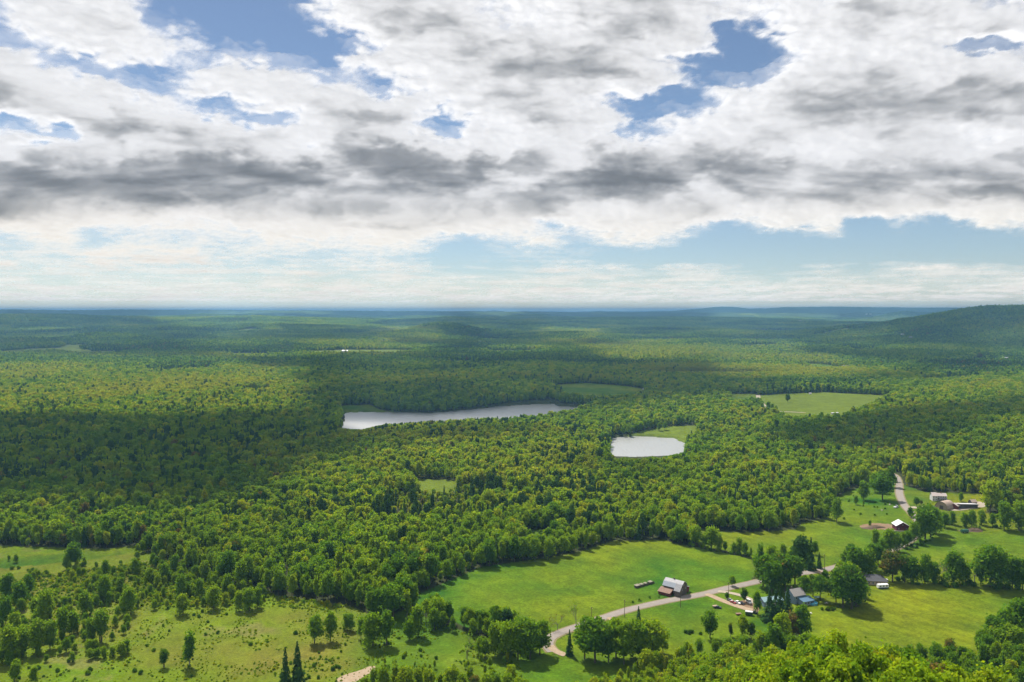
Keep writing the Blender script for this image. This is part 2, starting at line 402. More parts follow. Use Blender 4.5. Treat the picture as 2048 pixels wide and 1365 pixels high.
def water_mat(name, rough, sc, strength):
    m = bpy.data.materials.new(name); m.use_nodes = True; nt = m.node_tree; b = nt.nodes['Principled BSDF']
    b.inputs['Base Color'].default_value = (.10, .11, .11, 1); b.inputs['Roughness'].default_value = rough
    b.inputs['IOR'].default_value = 3.0; b.inputs['Specular IOR Level'].default_value = .9
    tc = nt.nodes.new('ShaderNodeTexCoord'); n = nt.nodes.new('ShaderNodeTexNoise')
    n.inputs['Scale'].default_value = sc; n.inputs['Detail'].default_value = 4
    bp = nt.nodes.new('ShaderNodeBump'); bp.inputs['Strength'].default_value = strength; bp.inputs['Distance'].default_value = .6
    nt.links.new(tc.outputs['Object'], n.inputs['Vector']); nt.links.new(n.outputs['Fac'], bp.inputs['Height']); nt.links.new(bp.outputs['Normal'], b.inputs['Normal'])
    return m

def water(name, poly, z, label, m):
    P = catmull(poly, True, 4)
    du = (682.5 - P[:, 1]) / FOC; dx = (P[:, 0] - 1024) / FOC
    dy = CP + du * SP; dz = -SP + du * CP; t = (z - CAMZ) / dz
    V = np.stack([dx * t, dy * t, np.full(len(t), z)], 1)
    c = V.mean(0); V = c + (V - c) * np.array((1.05, 1.07, 1))
    bm = bmesh.new(); vs = [bm.verts.new(p) for p in V]
    try: bm.faces.new(vs)
    except ValueError: pass
    bmesh.ops.triangulate(bm, faces=bm.faces[:]); bmesh.ops.recalc_face_normals(bm, faces=bm.faces[:])
    for f in bm.faces:
        if f.normal.z < 0: f.normal_flip()
    me = bpy.data.meshes.new(name); bm.to_mesh(me); bm.free(); me.materials.append(m)
    tag(link(bpy.data.objects.new(name, me)), label, 'water', kind='structure')
water('lake', LAKE, Z_LAKE, 'long pale lake lying between dark forest banks', water_mat('lake_water', .3, .25, .5))
water('pond', POND, Z_POND, 'glittering pond beside a small bright field', water_mat('pond_water', .33, .3, 1.0))
water('river', RIVER, Z_RIVER, 'thin strip of far water below sunlit woods', water_mat('river_water', .2, .3, .3))

# ------------------------------------------------------------------ roads and tracks
ASPHALT = mat('grey_asphalt', (.165,.145,.13), .9, .2, (.35, (.215,.19,.17), .25))
GRAVEL = mat('tan_gravel', (.22,.16,.10), .95, .1, (.5, (.29,.235,.17), .25))
PALE = mat('pale_gravel', (.30,.265,.21), .95, .1, (.4, (.23,.195,.15), .25))
ROADLINES = []
SHOULDER = mat('road_shoulder', (.17,.135,.085), .95, .1, (.5, (.12,.12,.04), .25))
def road(name, pts, w, m, label, cat, lift):
    P = catmull(ground([p[0] for p in pts], [p[1] for p in pts])[:, :2], False, 3.0)
    # even spacing
    d = np.concatenate([[0], np.cumsum(np.linalg.norm(np.diff(P, axis=0), axis=1))])
    s = np.arange(0, d[-1], 3.0)
    P = np.stack([np.interp(s, d, P[:, 0]), np.interp(s, d, P[:, 1])], 1)
    T = np.gradient(P, axis=0); T /= np.linalg.norm(T, axis=1)[:, None] + 1e-9
    Nn = np.stack([-T[:, 1], T[:, 0]], 1)
    ww = w * (1 + .08 * pnoise(s / 9, s * 0, 77))
    offs = [-.5, -.25, 0, .25, .5]
    V = []
    for o in offs:
        q = P + Nn * (o * ww)[:, None]
        V.append(np.stack([q[:, 0], q[:, 1], H(q[:, 0], q[:, 1]) + lift + (.05 if o == 0 else 0)], 1))
    k = len(P); V = np.concatenate(V); F = []
    for j in range(len(offs) - 1):
        a = np.arange(k - 1) + j * k
        F.append(np.stack([a, a + 1, a + 1 + k, a + k], 1)[:, ::-1])
    tag(link(bpy.data.objects.new(name, mesh_np(name, V, np.concatenate(F), [m], smooth=True))), label, cat, kind='structure')
    ROADLINES.append((P, w))
road('country_road', [(1106,1304),(1096,1292),(1098,1279),(1120,1266),(1160,1252),(1250,1222),(1330,1203),(1400,1190),(1450,1178),(1500,1167),(1570,1152),(1640,1142),(1690,1130),(1740,1116),(1790,1098),(1824,1078),(1838,1060),(1836,1044),(1824,1028),(1808,1010),(1799,988),(1798,968),(1790,952),(1770,944),(1752,938)], 6.3, ASPHALT, 'grey two lane country road winding through the meadows', 'road', .14)
road('gravel_shoulder', [(1106,1304),(1096,1292),(1098,1279),(1120,1266),(1160,1252),(1250,1222),(1330,1203),(1400,1190),(1450,1178),(1500,1167),(1570,1152),(1640,1142),(1690,1130),(1740,1116),(1790,1098),(1824,1078),(1838,1060),(1836,1044),(1824,1028),(1808,1010),(1799,988),(1798,968),(1790,952),(1770,944),(1752,938)], 8.6, SHOULDER, 'worn gravel shoulders along both sides of the country road', 'road shoulder', .06)
road('dirt_track', [(1100,1292),(1108,1301),(1120,1307),(1134,1312)], 4.5, GRAVEL, 'short dirt track leaving the bend of the country road', 'track', .2)
road('gravel_driveway', [(1412,1189),(1424,1193),(1440,1200),(1466,1210),(1490,1218),(1512,1223)], 5.0, GRAVEL, 'tan gravel driveway running down to the parked cars', 'driveway', .2)
road('side_driveway', [(1436,1183),(1458,1186),(1480,1191),(1500,1199),(1508,1207)], 4.0, PALE, 'narrow second driveway curving behind the parked cars', 'driveway', .17)
road('farm_track', [(1632,1142),(1650,1150),(1668,1158),(1700,1163),(1740,1166)], 4.5, GRAVEL, 'dirt farm track leading to the dark roofed house', 'track', .2)
road('house_driveway', [(1816,1016),(1834,1015.5),(1856,1015),(1880,1016),(1905,1020),(1930,1018),(1955,1014)], 7.0, PALE, 'pale driveway crossing to the white farmhouse yard', 'driveway', .2)
road('distant_road', [(1516,791),(1518,800),(1524,808),(1532,816),(1535,826),(1533,838)], 9, PALE, 'pale road climbing past the far pasture', 'road', .3)
road('field_path', [(1550,823.5),(1580,824.5),(1612,826.5)], 6, PALE, 'light path along the lower edge of the far pasture', 'path', .3)
road('meadow_track', [(1216,1236),(1228,1243),(1240,1254),(1252,1270)], 3, GRAVEL, 'worn wheel track dropping from the road into the lower meadow', 'track', .2)

def patch(name, poly, m, label, cat, lift=.12):
    P = catmull(poly, True, 3); P = P + 0.6 * rng.normal(size=P.shape) * .5
    G = ground(P[:, 0], P[:, 1])
    c = G.mean(0); V = [(c[0], c[1], H(c[0], c[1]) + lift)]
    V = np.concatenate([np.array(V), np.stack([G[:, 0] * .5 + c[0] * .5, G[:, 1] * .5 + c[1] * .5, H(G[:, 0] * .5 + c[0] * .5, G[:, 1] * .5 + c[1] * .5) + lift], 1), np.stack([G[:, 0], G[:, 1], G[:, 2] + lift * .5], 1)])
    n = len(G); a = np.arange(n); bnx = (a + 1) % n
    T = np.stack([np.zeros(n, int), 1 + a, 1 + bnx], 1); Q = np.stack([1 + a, 1 + n + a, 1 + n + bnx, 1 + bnx], 1)
    me = mesh_np(name, V, [T, Q], [m], smooth=True)
    bm = bmesh.new(); bm.from_mesh(me); bmesh.ops.recalc_face_normals(bm, faces=bm.faces[:])
    if sum(f.normal.z for f in bm.faces) < 0: bmesh.ops.reverse_faces(bm, faces=bm.faces[:])
    bm.to_mesh(me); bm.free()
    tag(link(bpy.data.objects.new(name, me)), label, cat, kind='structure')
SOIL = mat('bare_soil', (.13,.085,.05), .95, .1, (.4, (.2,.14,.09), .25))
patch('bare_soil', [(672,1362),(690,1350),(715,1343),(745,1332),(752,1340),(730,1352),(705,1366)], GRAVEL, 'pale patch of bare ground at the edge of the scrub pasture', 'bare ground')
patch('farm_yard', [(1478,1204),(1500,1200),(1514,1210),(1518,1222),(1500,1226),(1485,1216)], SOIL, 'trampled earth yard around the parked cars', 'yard', .1)
patch('gravel_lot', [(1946,1006),(1960,1004),(1974,1009),(1966,1015),(1950,1013)], PALE, 'white gravel lot at the end of the farmhouse yard', 'yard', .26)
patch('barnyard', [(1720,1052),(1748,1047),(1785,1050),(1790,1056),(1755,1060),(1728,1058)], SOIL, 'dark muddy barnyard beside the red barn', 'yard')
# ------------------------------------------------------------------ tree shapes (each about 16 m tall before scaling)
def quads(P, Nn, size, g):
    """leaf-spray faces at P facing Nn"""
    n = len(P)
    a = g.normal(size=(n, 3)); a -= (a * Nn).sum(1)[:, None] * Nn; a /= np.linalg.norm(a, axis=1)[:, None] + 1e-9
    b = np.cross(Nn, a)
    s = np.asarray(size) * g.uniform(.7, 1.3, n)
    s = s[:, None]
    asp = g.uniform(.6, 1.0, n)[:, None]
    V = np.stack([P - a * s - b * s * asp * .6, P + a * s * .5 - b * s * asp, P + a * s + b * s * asp * .7, P - a * s * .6 + b * s * asp], 1).reshape(-1, 3) * 1.0
    F = np.arange(n * 4).reshape(n, 4)
    return V, F

def unit(g, n):
    d = g.normal(size=(n, 3)); return d / (np.linalg.norm(d, axis=1)[:, None] + 1e-9)

def crown(g, rx, zc, rz, K, per, size, jit=.85, shape='ell', inner=.35):
    """clumps of leaf sprays set through the outer part of a crown"""
    d = unit(g, K); d[:, 2] = np.where(d[:, 2] < -.75, -d[:, 2], d[:, 2])
    rad = g.uniform(.45, .9, K)[:, None]
    C = d * rad * np.array((rx, rx, rz)) + np.array((0, 0, zc))
    if shape == 'cone':
        t = (C[:, 2] - (zc - rz)) / (2 * rz); C[:, :2] *= (1.25 - .75 * np.clip(t, 0, 1))[:, None]
    if shape == 'vase':
        t = (C[:, 2] - (zc - rz)) / (2 * rz); C[:, :2] *= (.55 + .6 * np.clip(t, 0, 1))[:, None]
    C = np.concatenate([C, [[0, 0, zc + rz * .6]]]); K += 1
    cr = g.uniform(.2, .44, K) * (rx + rz) * .5
    cv = g.normal(0, .055, K)
    k = np.repeat(np.arange(K), per)
    u = unit(g, len(k)); u[:, 2] = np.where(g.random(len(k)) < .45, np.abs(u[:, 2]), u[:, 2])
    P = C[k] + u * (cr[k] * np.where(g.random(len(k)) < .14, g.uniform(1.0, 1.5, len(k)), g.uniform(.7, 1.1, len(k))))[:, None]
    Nn = u + jit * g.normal(size=u.shape); Nn /= np.linalg.norm(Nn, axis=1)[:, None]
    V, F = quads(P, Nn, size, g)
    var = cv[k] + g.normal(0, .055, len(k))
    # inner leaves close the heart of the crown
    m = int(len(k) * inner * .5)
    u2 = unit(g, m); P2 = u2 * np.array((rx, rx, rz)) * g.uniform(.35, .7, m)[:, None] + np.array((0, 0, zc))
    V2, F2 = quads(P2, u2, size * 1.5, g)
    return np.concatenate([V, V2]), np.concatenate([F, F2 + len(V)]), np.concatenate([var, np.full(m, 0.0)]), C

def spruce(g, h, rx, lev, per, size, droop=.35):
    V = []; F = []; var = []; n0 = 0
    for i in range(lev):
        t = i / (lev - 1); z = h * (.08 + .9 * t); r = rx * (1 - t) ** .85 * g.uniform(.6, 1.2) + .15
        m = max(4, int(per * (1 - .6 * t)))
        a = g.uniform(0, 6.28, m) ; rr = r * g.uniform(.45, 1.0, m)
        P = np.stack([np.cos(a) * rr, np.sin(a) * rr, z - droop * rr + g.normal(0, .15, m)], 1)
        Nn = np.stack([np.cos(a) * .75, np.sin(a) * .75, np.full(m, .75)], 1) + .25 * g.normal(size=(m, 3))
        Nn /= np.linalg.norm(Nn, axis=1)[:, None]
        v, f = quads(P, Nn, size * (.55 + .6 * (1 - t)), g)
        V.append(v); F.append(f + n0); n0 += len(v); var.append(g.normal(0, .12, m))
    return np.concatenate(V), np.concatenate(F), np.concatenate(var), None

def limbs(g, h, zc, C, r0, multi=1, nl=6):
    m = MB()
    for s in range(multi):
        a = 6.28 * s / multi + .4; off = (math.cos(a) * .5 * (multi > 1), math.sin(a) * .5 * (multi > 1))
        top = Vector((off[0] * 3, off[1] * 3, h * .72)); mid = Vector((off[0] * 1.6 + .2, off[1] * 1.6, h * .36))
        rr = r0 / math.sqrt(multi)
        m.tube((off[0], off[1], -.6), mid, rr * 1.15, rr * .72); m.tube(mid, top, rr * .72, rr * .2)
        if C is not None:
            pick = g.permutation(len(C))[:nl]
            for i in pick:
                c = Vector(C[i].tolist()); st = mid.lerp(top, float(g.uniform(0, .7)))
                m.tube(st, st.lerp(c, .9), rr * .34, rr * .1, 5)
    return m

def attr_var(me, var, nv=4):
    at_ = me.attributes.new('var', 'FLOAT', 'FACE'); at_.data.foreach_set('value', np.asarray(var, np.float32))

PROTO = {}     # kind -> list of dict(crown mesh, trunk mesh, V, F, var)
def add_proto(kind, V, F, var, trunk, bark, lm):
    me = mesh_np('crown', V, F, [lm]); attr_var(me, var)
    PROTO.setdefault(kind, []).append(dict(crown=me, trunk=trunk.mesh('trunk', bark) if trunk else None, V=V, F=F, var=var, tr=trunk, lm=lm, bark=bark))

def gen(kind, seed, lod):
    g = np.random.default_rng(seed)
    q, per, sz = {0: (1.0, 74, .44), 1: (.75, 26, .78), 2: (.5, 6, 1.45)}[lod]
    K = lambda k: max(5, int(k * q))
    if kind == 'round':
        rx, zc, rz = g.uniform(4.6, 5.6), 8.4, 7.4; c = crown(g, rx, zc, rz, K(27), per, sz); b = limbs(g, 16, zc, c[3], .36)
    elif kind == 'oval':
        rx, zc, rz = g.uniform(3.4, 4.1), 8.1, 7.7; c = crown(g, rx, zc, rz, K(25), per, sz); b = limbs(g, 16, zc, c[3], .3)
    elif kind == 'upright':
        rx, zc, rz = g.uniform(2.3, 2.9), 8.3, 7.6; c = crown(g, rx, zc, rz, K(21), per, sz * .85, shape='cone'); b = limbs(g, 16, zc, c[3], .25, 1)
    elif kind == 'open':
        rx, zc, rz = g.uniform(4.2, 5.0), 9.0, 6.6; c = crown(g, rx, zc, rz, K(15), per, sz * .9, inner=.1); b = limbs(g, 16, zc, c[3], .32, 1, 11)
    elif kind == 'clump':
        rx, zc, rz = g.uniform(4.2, 5.0), 8.2, 7.6; c = crown(g, rx, zc, rz, K(27), per, sz * .85, shape='vase'); b = limbs(g, 16, zc, c[3], .4, 3, 4)
    elif kind == 'young':
        rx, zc, rz = g.uniform(3.4, 4.3), 7.6, 8.6; c = crown(g, rx, zc, rz, K(25), per, sz * .95, shape='cone'); V = c[0].copy(); V[:, 2] = np.maximum(V[:, 2], .1 * g.random(len(V))); c = (V,) + c[1:]; b = limbs(g, 16, zc, c[3], .26, 1, 4)
    elif kind == 'spruce':
        c = spruce(g, 16, g.uniform(3.3, 4.4), {0: 24, 1: 17, 2: 7}[lod], {0: 30, 1: 14, 2: 6}[lod], {0: .62, 1: 1.15, 2: 1.9}[lod]); b = MB().tube((0, 0, -.6), (0, 0, 15.6), .28, .05)
    elif kind == 'pine':
        rx, zc, rz = g.uniform(2.7, 3.3), 9.6, 6.6; c = crown(g, rx, zc, rz, K(22), per, sz * .9, shape='cone', jit=.9); b = limbs(g, 17, zc, c[3], .3, 1, 7)
    elif kind == 'shrub':
        c = crown(g, 8.2, 5.5, 8.2, K(20), per, sz * 1.9); V = c[0].copy(); V[:, 2] = np.maximum(V[:, 2], -.3); c = (V,) + c[1:]; b = None
    elif kind == 'bare':
        b = MB(); tips = []
        def grow(p, d, L, r, lv):
            q_ = p + d * L; b.tube(p, q_, r, r * .62, 5, False)
            if lv == 0: tips.append(q_); return
            for _ in range(3 if lv > 1 else 2):
                dd = (d + Vector(g.normal(0, .42, 3).tolist()) + Vector((0, 0, .12))).normalized()
                grow(p.lerp(q_, float(g.uniform(.55, 1))), dd, L * float(g.uniform(.62, .8)), r * .58, lv - 1)
        grow(Vector((0, 0, -.5)), Vector((0, 0, 1)), 5.2, .3, 4)
        T = np.array([t[:] for t in tips]); P = np.repeat(T, 3, 0) + g.normal(0, .5, (len(T) * 3, 3))
        V, F = quads(P, unit(g, len(P)), .3, g); c = (V, F, g.normal(0, .05, len(P)), None)
    return c, b

DECID = ['round', 'oval', 'upright', 'open', 'clump']
KINDS = DECID + ['spruce', 'pine', 'shrub', 'bare', 'young']
LOD0 = {}; LOD1 = {}; LOD2 = {}
for ki, k in enumerate(KINDS):
    lm = NEEDLE if k in ('spruce', 'pine') else LEAF
    bk = PALE_BARK if k in ('upright', 'bare') else BARK
    for var_ in range(4 if k in ('round', 'oval') else 3 if k in ('clump', 'young') else 2):
        c, b = gen(k, 100 + ki * 10 + var_, 0); 
        me = mesh_np('crown', c[0], c[1], [lm]); attr_var(me, c[2])
        LOD0.setdefault(k, []).append((me, b.mesh('trunk', bk) if b else None))
        if k != 'bare':
            LOD1.setdefault(k, []).append(gen(k, 100 + ki * 10 + var_, 1) + (lm, bk))
            LOD2.setdefault(k, []).append(gen(k, 100 + ki * 10 + var_, 2) + (lm, bk))

# ------------------------------------------------------------------ single trees, placed where they stand in the valley
LM = []   # (kind, x, y, h, tint, zone)
def put(zone, rows, tint=.62, sc=1.0):
    for k, u, v, hp, *t in rows:
        if zone in ('scrub', 'nearbank', 'hedge', 'lane', 'bendcopse', 'lanetrees', 'farmyard', 'lonehedge', 'roadside', 'righthedge') and k in ('oval', 'clump') and random.random() < .75: k = 'young'
        p = g1(u, v); d = math.hypot(p.x, p.y, p.z - CAMZ)
        LM.append((KINDS.index(k), p.x, p.y, hp * sc * d / FOC * 1.06, (t[0] if t else tint) + random.gauss(0, .06), zone))
put('scrub', [('clump',208,1201,44,.5),('clump',256,1228,46,.55),('round',150,1136,42,.45),('oval',133,1140,24),('oval',366,1230,38,.7),('oval',427,1218,40,.72),('oval',400,1195,34,.7),('clump',362,1198,42,.5),
  ('oval',485,1174,50,.72),('oval',455,1188,36,.7),('clump',75,1307,54,.66),('clump',45,1312,50,.66),('clump',20,1322,58,.68),('clump',100,1300,48,.6),('clump',202,1284,52,.58),('clump',182,1286,40,.5),('oval',92,1243,50,.68),
  ('clump',171,1229,40,.6),('oval',126,1273,46,.62),('clump',147,1267,36,.6),('oval',70,1236,34,.7),('upright',379,1334,58,.42),('clump',328,1335,30,.3),('clump',499,1222,42,.64),('clump',478,1222,36,.66),('clump',515,1216,36,.66),
  ('oval',629,1287,50,.55),('oval',661,1282,52,.58),('oval',694,1260,30,.55),('oval',746,1294,64,.58),('oval',773,1291,62,.6),('upright',722,1278,38,.6),('oval',700,1262,30,.58),('round',787,1236,60,.52),('oval',756,1229,50,.55),
  ('upright',814,1236,50,.75),('round',817,1191,22,.72),('oval',836,1273,58,.62),('open',852,1243,42,.62),('clump',869,1260,42,.5),('oval',886,1256,32,.6),('upright',905,1263,30,.55),('oval',818,1280,36,.5),
  ('oval',946,1272,32,.64),('oval',975,1270,32,.66),('open',1026,1263,28,.6),('clump',31,1366,36,.6),('clump',68,1366,26,.6),('oval',30,1280,44,.66),('oval',240,1190,30,.6),('oval',300,1170,30,.66),('oval',330,1165,34,.62),('oval',350,1150,36,.6),
  ('oval',410,1160,36,.62),('oval',440,1150,40,.6),('oval',210,1150,26,.5),('clump',40,1215,40,.4),('clump',15,1200,42,.4),('oval',58,1190,34,.45),('oval',270,1150,30,.5),('clump',12,1250,44,.5)])
put('scrub', [('spruce',571,1372,66),('spruce',595,1370,74)], .3)
put('nearbank', [(k_, u_, v_, h_ * (.55 + .35 * random.random()), t_) for k_, u_, v_, h_, t_ in [('oval',748,1378,44,.7),('oval',768,1390,60,.74),('upright',790,1385,58,.76),('oval',812,1398,72,.74),('oval',836,1385,64,.78),('oval',858,1400,78,.76),('upright',880,1388,66,.72),('oval',903,1402,80,.76),('oval',925,1390,66,.74),('oval',950,1400,78,.1),('oval',972,1405,84,.72),('oval',992,1392,66,.76),('oval',1015,1402,76,.7),('oval',1036,1408,84,.74),('upright',800,1362,40,.74),('upright',850,1366,44,.76),('upright',905,1364,40,.74),('oval',940,1368,46,.76),('oval',985,1368,46,.74),('oval',1022,1376,50,.72),('oval',728,1390,40,.7),('oval',1050,1398,60,.7)]])
put('hedge', [('oval',913,1140,28,.5),('oval',937,1133,32,.62),('oval',964,1126,38,.62),('round',986,1119,38,.5),('round',1009,1119,44,.55),('oval',1029,1123,48,.56),('oval',1046,1123,46,.58),('oval',1070,1123,44,.66),('oval',1097,1119,38,.66),
  ('round',1125,1112,38,.68),('oval',1142,1105,34,.64),('round',1162,1095,34,.64),('oval',1180,1090,34,.62),('oval',1192,1085,32,.66),('oval',1207,1079,26,.66),('round',1220,1077,18,.5),('oval',890,1152,26,.45),('clump',880,1162,18,.55)])
put('forestedge', [('round',797,1172,60,.36),('round',828,1172,60,.38),('round',862,1166,56,.4),('oval',845,1168,56,.72),('round',776,1180,46,.42),('round',1109,1083,40,.5),('round',1111,1040,20,.5)])
put('bendcopse', [('oval',990,1312,62,.66),('oval',1016,1317,66,.62),('oval',1036,1319,70,.6),('oval',1060,1319,70,.58),('oval',1080,1309,62,.58),('round',1003,1300,50,.66),('oval',961,1312,36,.62),('oval',970,1317,36,.6),('oval',1050,1300,62,.62)])
put('bendbare', [('bare',934,1318,46,.5),('bare',1115,1261,40,.2),('bare',1152,1252,50,.6)])
put('bendspruce', [('spruce',1139,1311,46,.25),('spruce',1277,1258,40,.4)])
put('lowercopse', [('round',1169,1319,66,.5),('round',1190,1326,82,.4),('oval',1217,1326,72,.52),('oval',1248,1329,78,.58),('oval',1279,1326,74,.6),('round',1306,1322,72,.68),('oval',1326,1308,44,.7),('oval',1232,1316,74,.55),('oval',1265,1314,70,.6)])
put('southtrees', [('oval',1560,1299,64,.74),('oval',1601,1281,62,.6),('round',1584,1281,48,.1),('oval',1420,1277,52,.56),('oval',1485,1274,38,.7),('upright',1461,1274,24,.25),('upright',1502,1278,32,.22),('clump',1399,1310,30,.62),('clump',1430,1312,30,.64),('clump',1454,1312,34,.6),
  ('clump',1480,1310,34,.66),('oval',1522,1311,44,.64),('oval',1540,1308,40,.66),('clump',1375,1316,28,.66)])
put('houseoaks', [('round',1526,1174,58,.36),('round',1543,1188,58,.34),('round',1570,1182,58,.34),('round',1556,1170,54,.32),('round',1590,1170,52,.34),('oval',1488,1205,27,.32),('oval',1454,1200,14,.3),('upright',1514,1229,44,.42)])
put('houseconifers', [('spruce',1539,1243,56,.15),('spruce',1560,1246,62,.1),('spruce',1575,1236,54,.12),('spruce',1551,1238,50,.1),('pine',1601,1162,80,.5),('spruce',1621,1140,56,.4),('spruce',1638,1137,28,.4)])
put('poolside', [('open',1608,1198,42,.4),('open',1640,1202,46,.44),('bare',1664,1191,40,.5),('open',1626,1194,40,.3),('oval',1650,1170,26,.5)])
put('bigclump', [('round',1686,1216,70,.33),('round',1703,1218,72,.4),('round',1717,1213,56,.4),('oval',1672,1206,48,.42),('round',1695,1205,70,.62),('pine',1712,1214,62,.5)])
put('lonehedge', [('round',1362,1087,34,.6),('oval',1490,1113,26,.6),('oval',1450,1104,20,.55),('oval',1468,1107,20,.6)])
put('roadside', [('round',1464,1173,19,.55),('oval',1546,1118,24,.62),('oval',1566,1117,26,.66),('oval',1587,1118,24,.6),('oval',1605,1112,28,.5),('oval',1630,1110,24,.5)])
put('righthedge', [('oval',1707,1155,56,.42),('oval',1722,1156,48,.4),('oval',1738,1157,50,.42),('round',1785,1164,52,.3),('oval',1809,1165,46,.48),('oval',1826,1167,46,.4),('oval',1850,1168,48,.45),('oval',1908,1169,56,.5),('bare',1878,1162,46,.4),('bare',1891,1165,48,.4),
  ('bare',1949,1166,44,.4),('round',1980,1174,66,.48),('oval',1997,1176,62,.45),('oval',2025,1178,52,.46),('oval',2045,1180,52,.45),('oval',1930,1168,34,.48),('oval',1962,1170,44,.5),('oval',1920,1167,40,.5),('oval',1866,1166,36,.46)])
put('farhedge', [('oval',1703,1140,44,.42),('oval',1720,1141,38,.42),('oval',1741,1140,46,.4),('oval',1756,1130,36,.42),('oval',1690,1140,34,.45)])
put('lane', [('oval',1751,1099,34,.5),('oval',1780,1106,42,.55),('oval',1794,1103,34,.5),('oval',1806,1096,28,.48),('oval',1828,1087,36,.5),('round',1850,1079,56,.46),('oval',1861,1075,56,.5),('oval',1840,1082,46,.46),('oval',1815,1092,26,.5),('oval',1872,1068,44,.52),
  ('open',1764,1112,30,.5),('oval',1820,1035,18,.4)])
put('lanetrees', [('oval',1673,1044,42,.6),('oval',1652,1038,26,.6),('oval',1727,1001,34,.55),('round',1765,1000,46,.36),('oval',1750,985,36,.5),('oval',1782,975,36,.4),('oval',1712,1010,16,.5),('oval',1740,1052,10,.5)])
put('farmyard', [('round',1833,1013,16,.4),('round',1980,1025,52,.84),('oval',1922,1004,16,.6),('oval',1929,1055,26,.5),('oval',1943,1055,30,.5),('oval',1963,1051,26,.62),('oval',2008,1061,46,.6),('oval',2038,1062,50,.62),('oval',1890,1056,26,.5),('oval',1905,1050,22,.52),
  ('oval',1985,1054,22,.6),('oval',1850,1024,8,.5),('round',1842,1010,8,.1)])
put('rightedge', [('clump',1963,1299,32,.5),('round',1990,1300,54,.45),('round',2014,1297,58,.45),('round',2040,1297,78,.42),('clump',1975,1288,30,.5)])
put('farfield', [('round',1575,805,15,.35),('oval',1545,822,14,.55),('oval',1537,820,16,.55),('oval',1552,826,13,.55)])
put('pondside', [('round',1258,875,20,.58),('oval',1246,874,16,.6),('oval',1318,862,16,.6),('oval',1330,860,16,.62)])

# ------------------------------------------------------------------ woodland fill
OPEN = MEADOW + [YARD, SCRUB] + CLEAR
DARKWOOD = [(-300,840),(300,838),(640,812),(700,862),(640,905),(540,935),(420,985),(300,1000),(-300,975)]
CONIF = [([(740,840),(1010,838),(1015,872),(740,880)], .6), ([(1050,862),(1225,868),(1230,950),(1060,945)], .38), (DARKWOOD, .4), ([(600,735),(1350,735),(1350,812),(600,815)], .3), ([(-300,730),(560,735),(620,835),(-300,840)], .3), ([(900,985),(1120,985),(1120,1060),(900,1060)], .3)]
BRIGHT = [([(1150,690),(1560,685),(1740,750),(1500,770),(1250,745)], .24), ([(755,655),(885,655),(885,690),(750,690)], .3), ([(590,686),(850,684),(850,716),(590,716)], .22), ([(1070,660),(1200,662),(1205,692),(1080,690)], .28), ([(120,800),(330,768),(520,762),(480,785),(200,812)], .25), ([(470,900),(900,862),(1200,880),(1200,960),(700,1000),(470,960)], .18), ([(-300,735),(560,735),(600,830),(-300,835)], .12), ([(1400,900),(2200,840),(2200,990),(1700,1000),(1400,950)], .1)]  # leaf tint raised: sunlight painted into lit woods, plus one pale low stand

NOFILL = [(1690,1112),(1740,1080),(1830,1030),(1880,1056),(2120,1056),(2120,1190),(1690,1190)]
def forest_mask(x, y, z, u, v):
    ok = ~inpoly(u, v, NOFILL)
    for p in OPEN: ok &= ~inpoly(u, v, p)
    for (p, zl) in ((LAKE, Z_LAKE), (POND, Z_POND), (RIVER, Z_RIVER)):
        uu, vv, d = project(x, y, np.full_like(x, zl))
        P = np.array(p); c = P.mean(0); Q = c + (P - c) * np.array((1.02, 1.06))
        ok &= ~inpoly(uu, vv, [tuple(q) for q in Q])
    return ok

LAKEVIEW = [(679,857),(690,838),(684,826),(700,824),(860,826),(1000,812),(1105,808),(1168,815),(1130,818),(1000,832),(900,839),(770,848),(722,859)]
PONDVIEW = [(1220,884),(1228,877),(1300,873.5),(1350,878),(1376,892),(1368,904),(1345,909),(1318,916),(1300,913),(1275,918),(1250,914),(1234,918),(1218,903)]
def cap_height(x, y, z, h):
    h = h.copy()
    for _ in range(10):
        bad = np.zeros(x.shape, bool)
        for f in (1.0, .85, .7, .5):
            u, v, d = project(x, y, z + h * f); bad |= inpoly(u, v, LAKEVIEW) | inpoly(u, v, PONDVIEW)
        h = np.where(bad, h * .84, h)
    return h

def road_clear(x, y, m=4.0):
    ok = np.ones(x.shape, bool)
    for P, w in ROADLINES:
        lo = P.min(0) - 15; hi = P.max(0) + 15
        s = np.where((x > lo[0]) & (x < hi[0]) & (y > lo[1]) & (y < hi[1]))[0]
        if len(s) == 0: continue
        for a in range(0, len(s), 4000):
            q = s[a:a + 4000]
            dd = np.min((x[q][:, None] - P[None, ::1, 0]) ** 2 + (y[q][:, None] - P[None, ::1, 1]) ** 2, axis=1)
            ok[q] &= dd > (w / 2 + m) ** 2
    return ok

def polar_scatter(r0, r1, s, azmax, jit=.45):
    xs = []; ys = []
    r = r0
    while r < r1:
        n = max(3, int(2 * azmax * r / s))
        a = np.linspace(-azmax, azmax, n, endpoint=False) + rng.uniform(0, s / r)
        a = a + rng.uniform(-jit, jit, n) * s / r
        q = r + rng.uniform(-jit, jit, n) * s
        xs.append(q * np.sin(a)); ys.append(q * np.cos(a))
        r += s * .92
    return np.concatenate(xs), np.concatenate(ys)

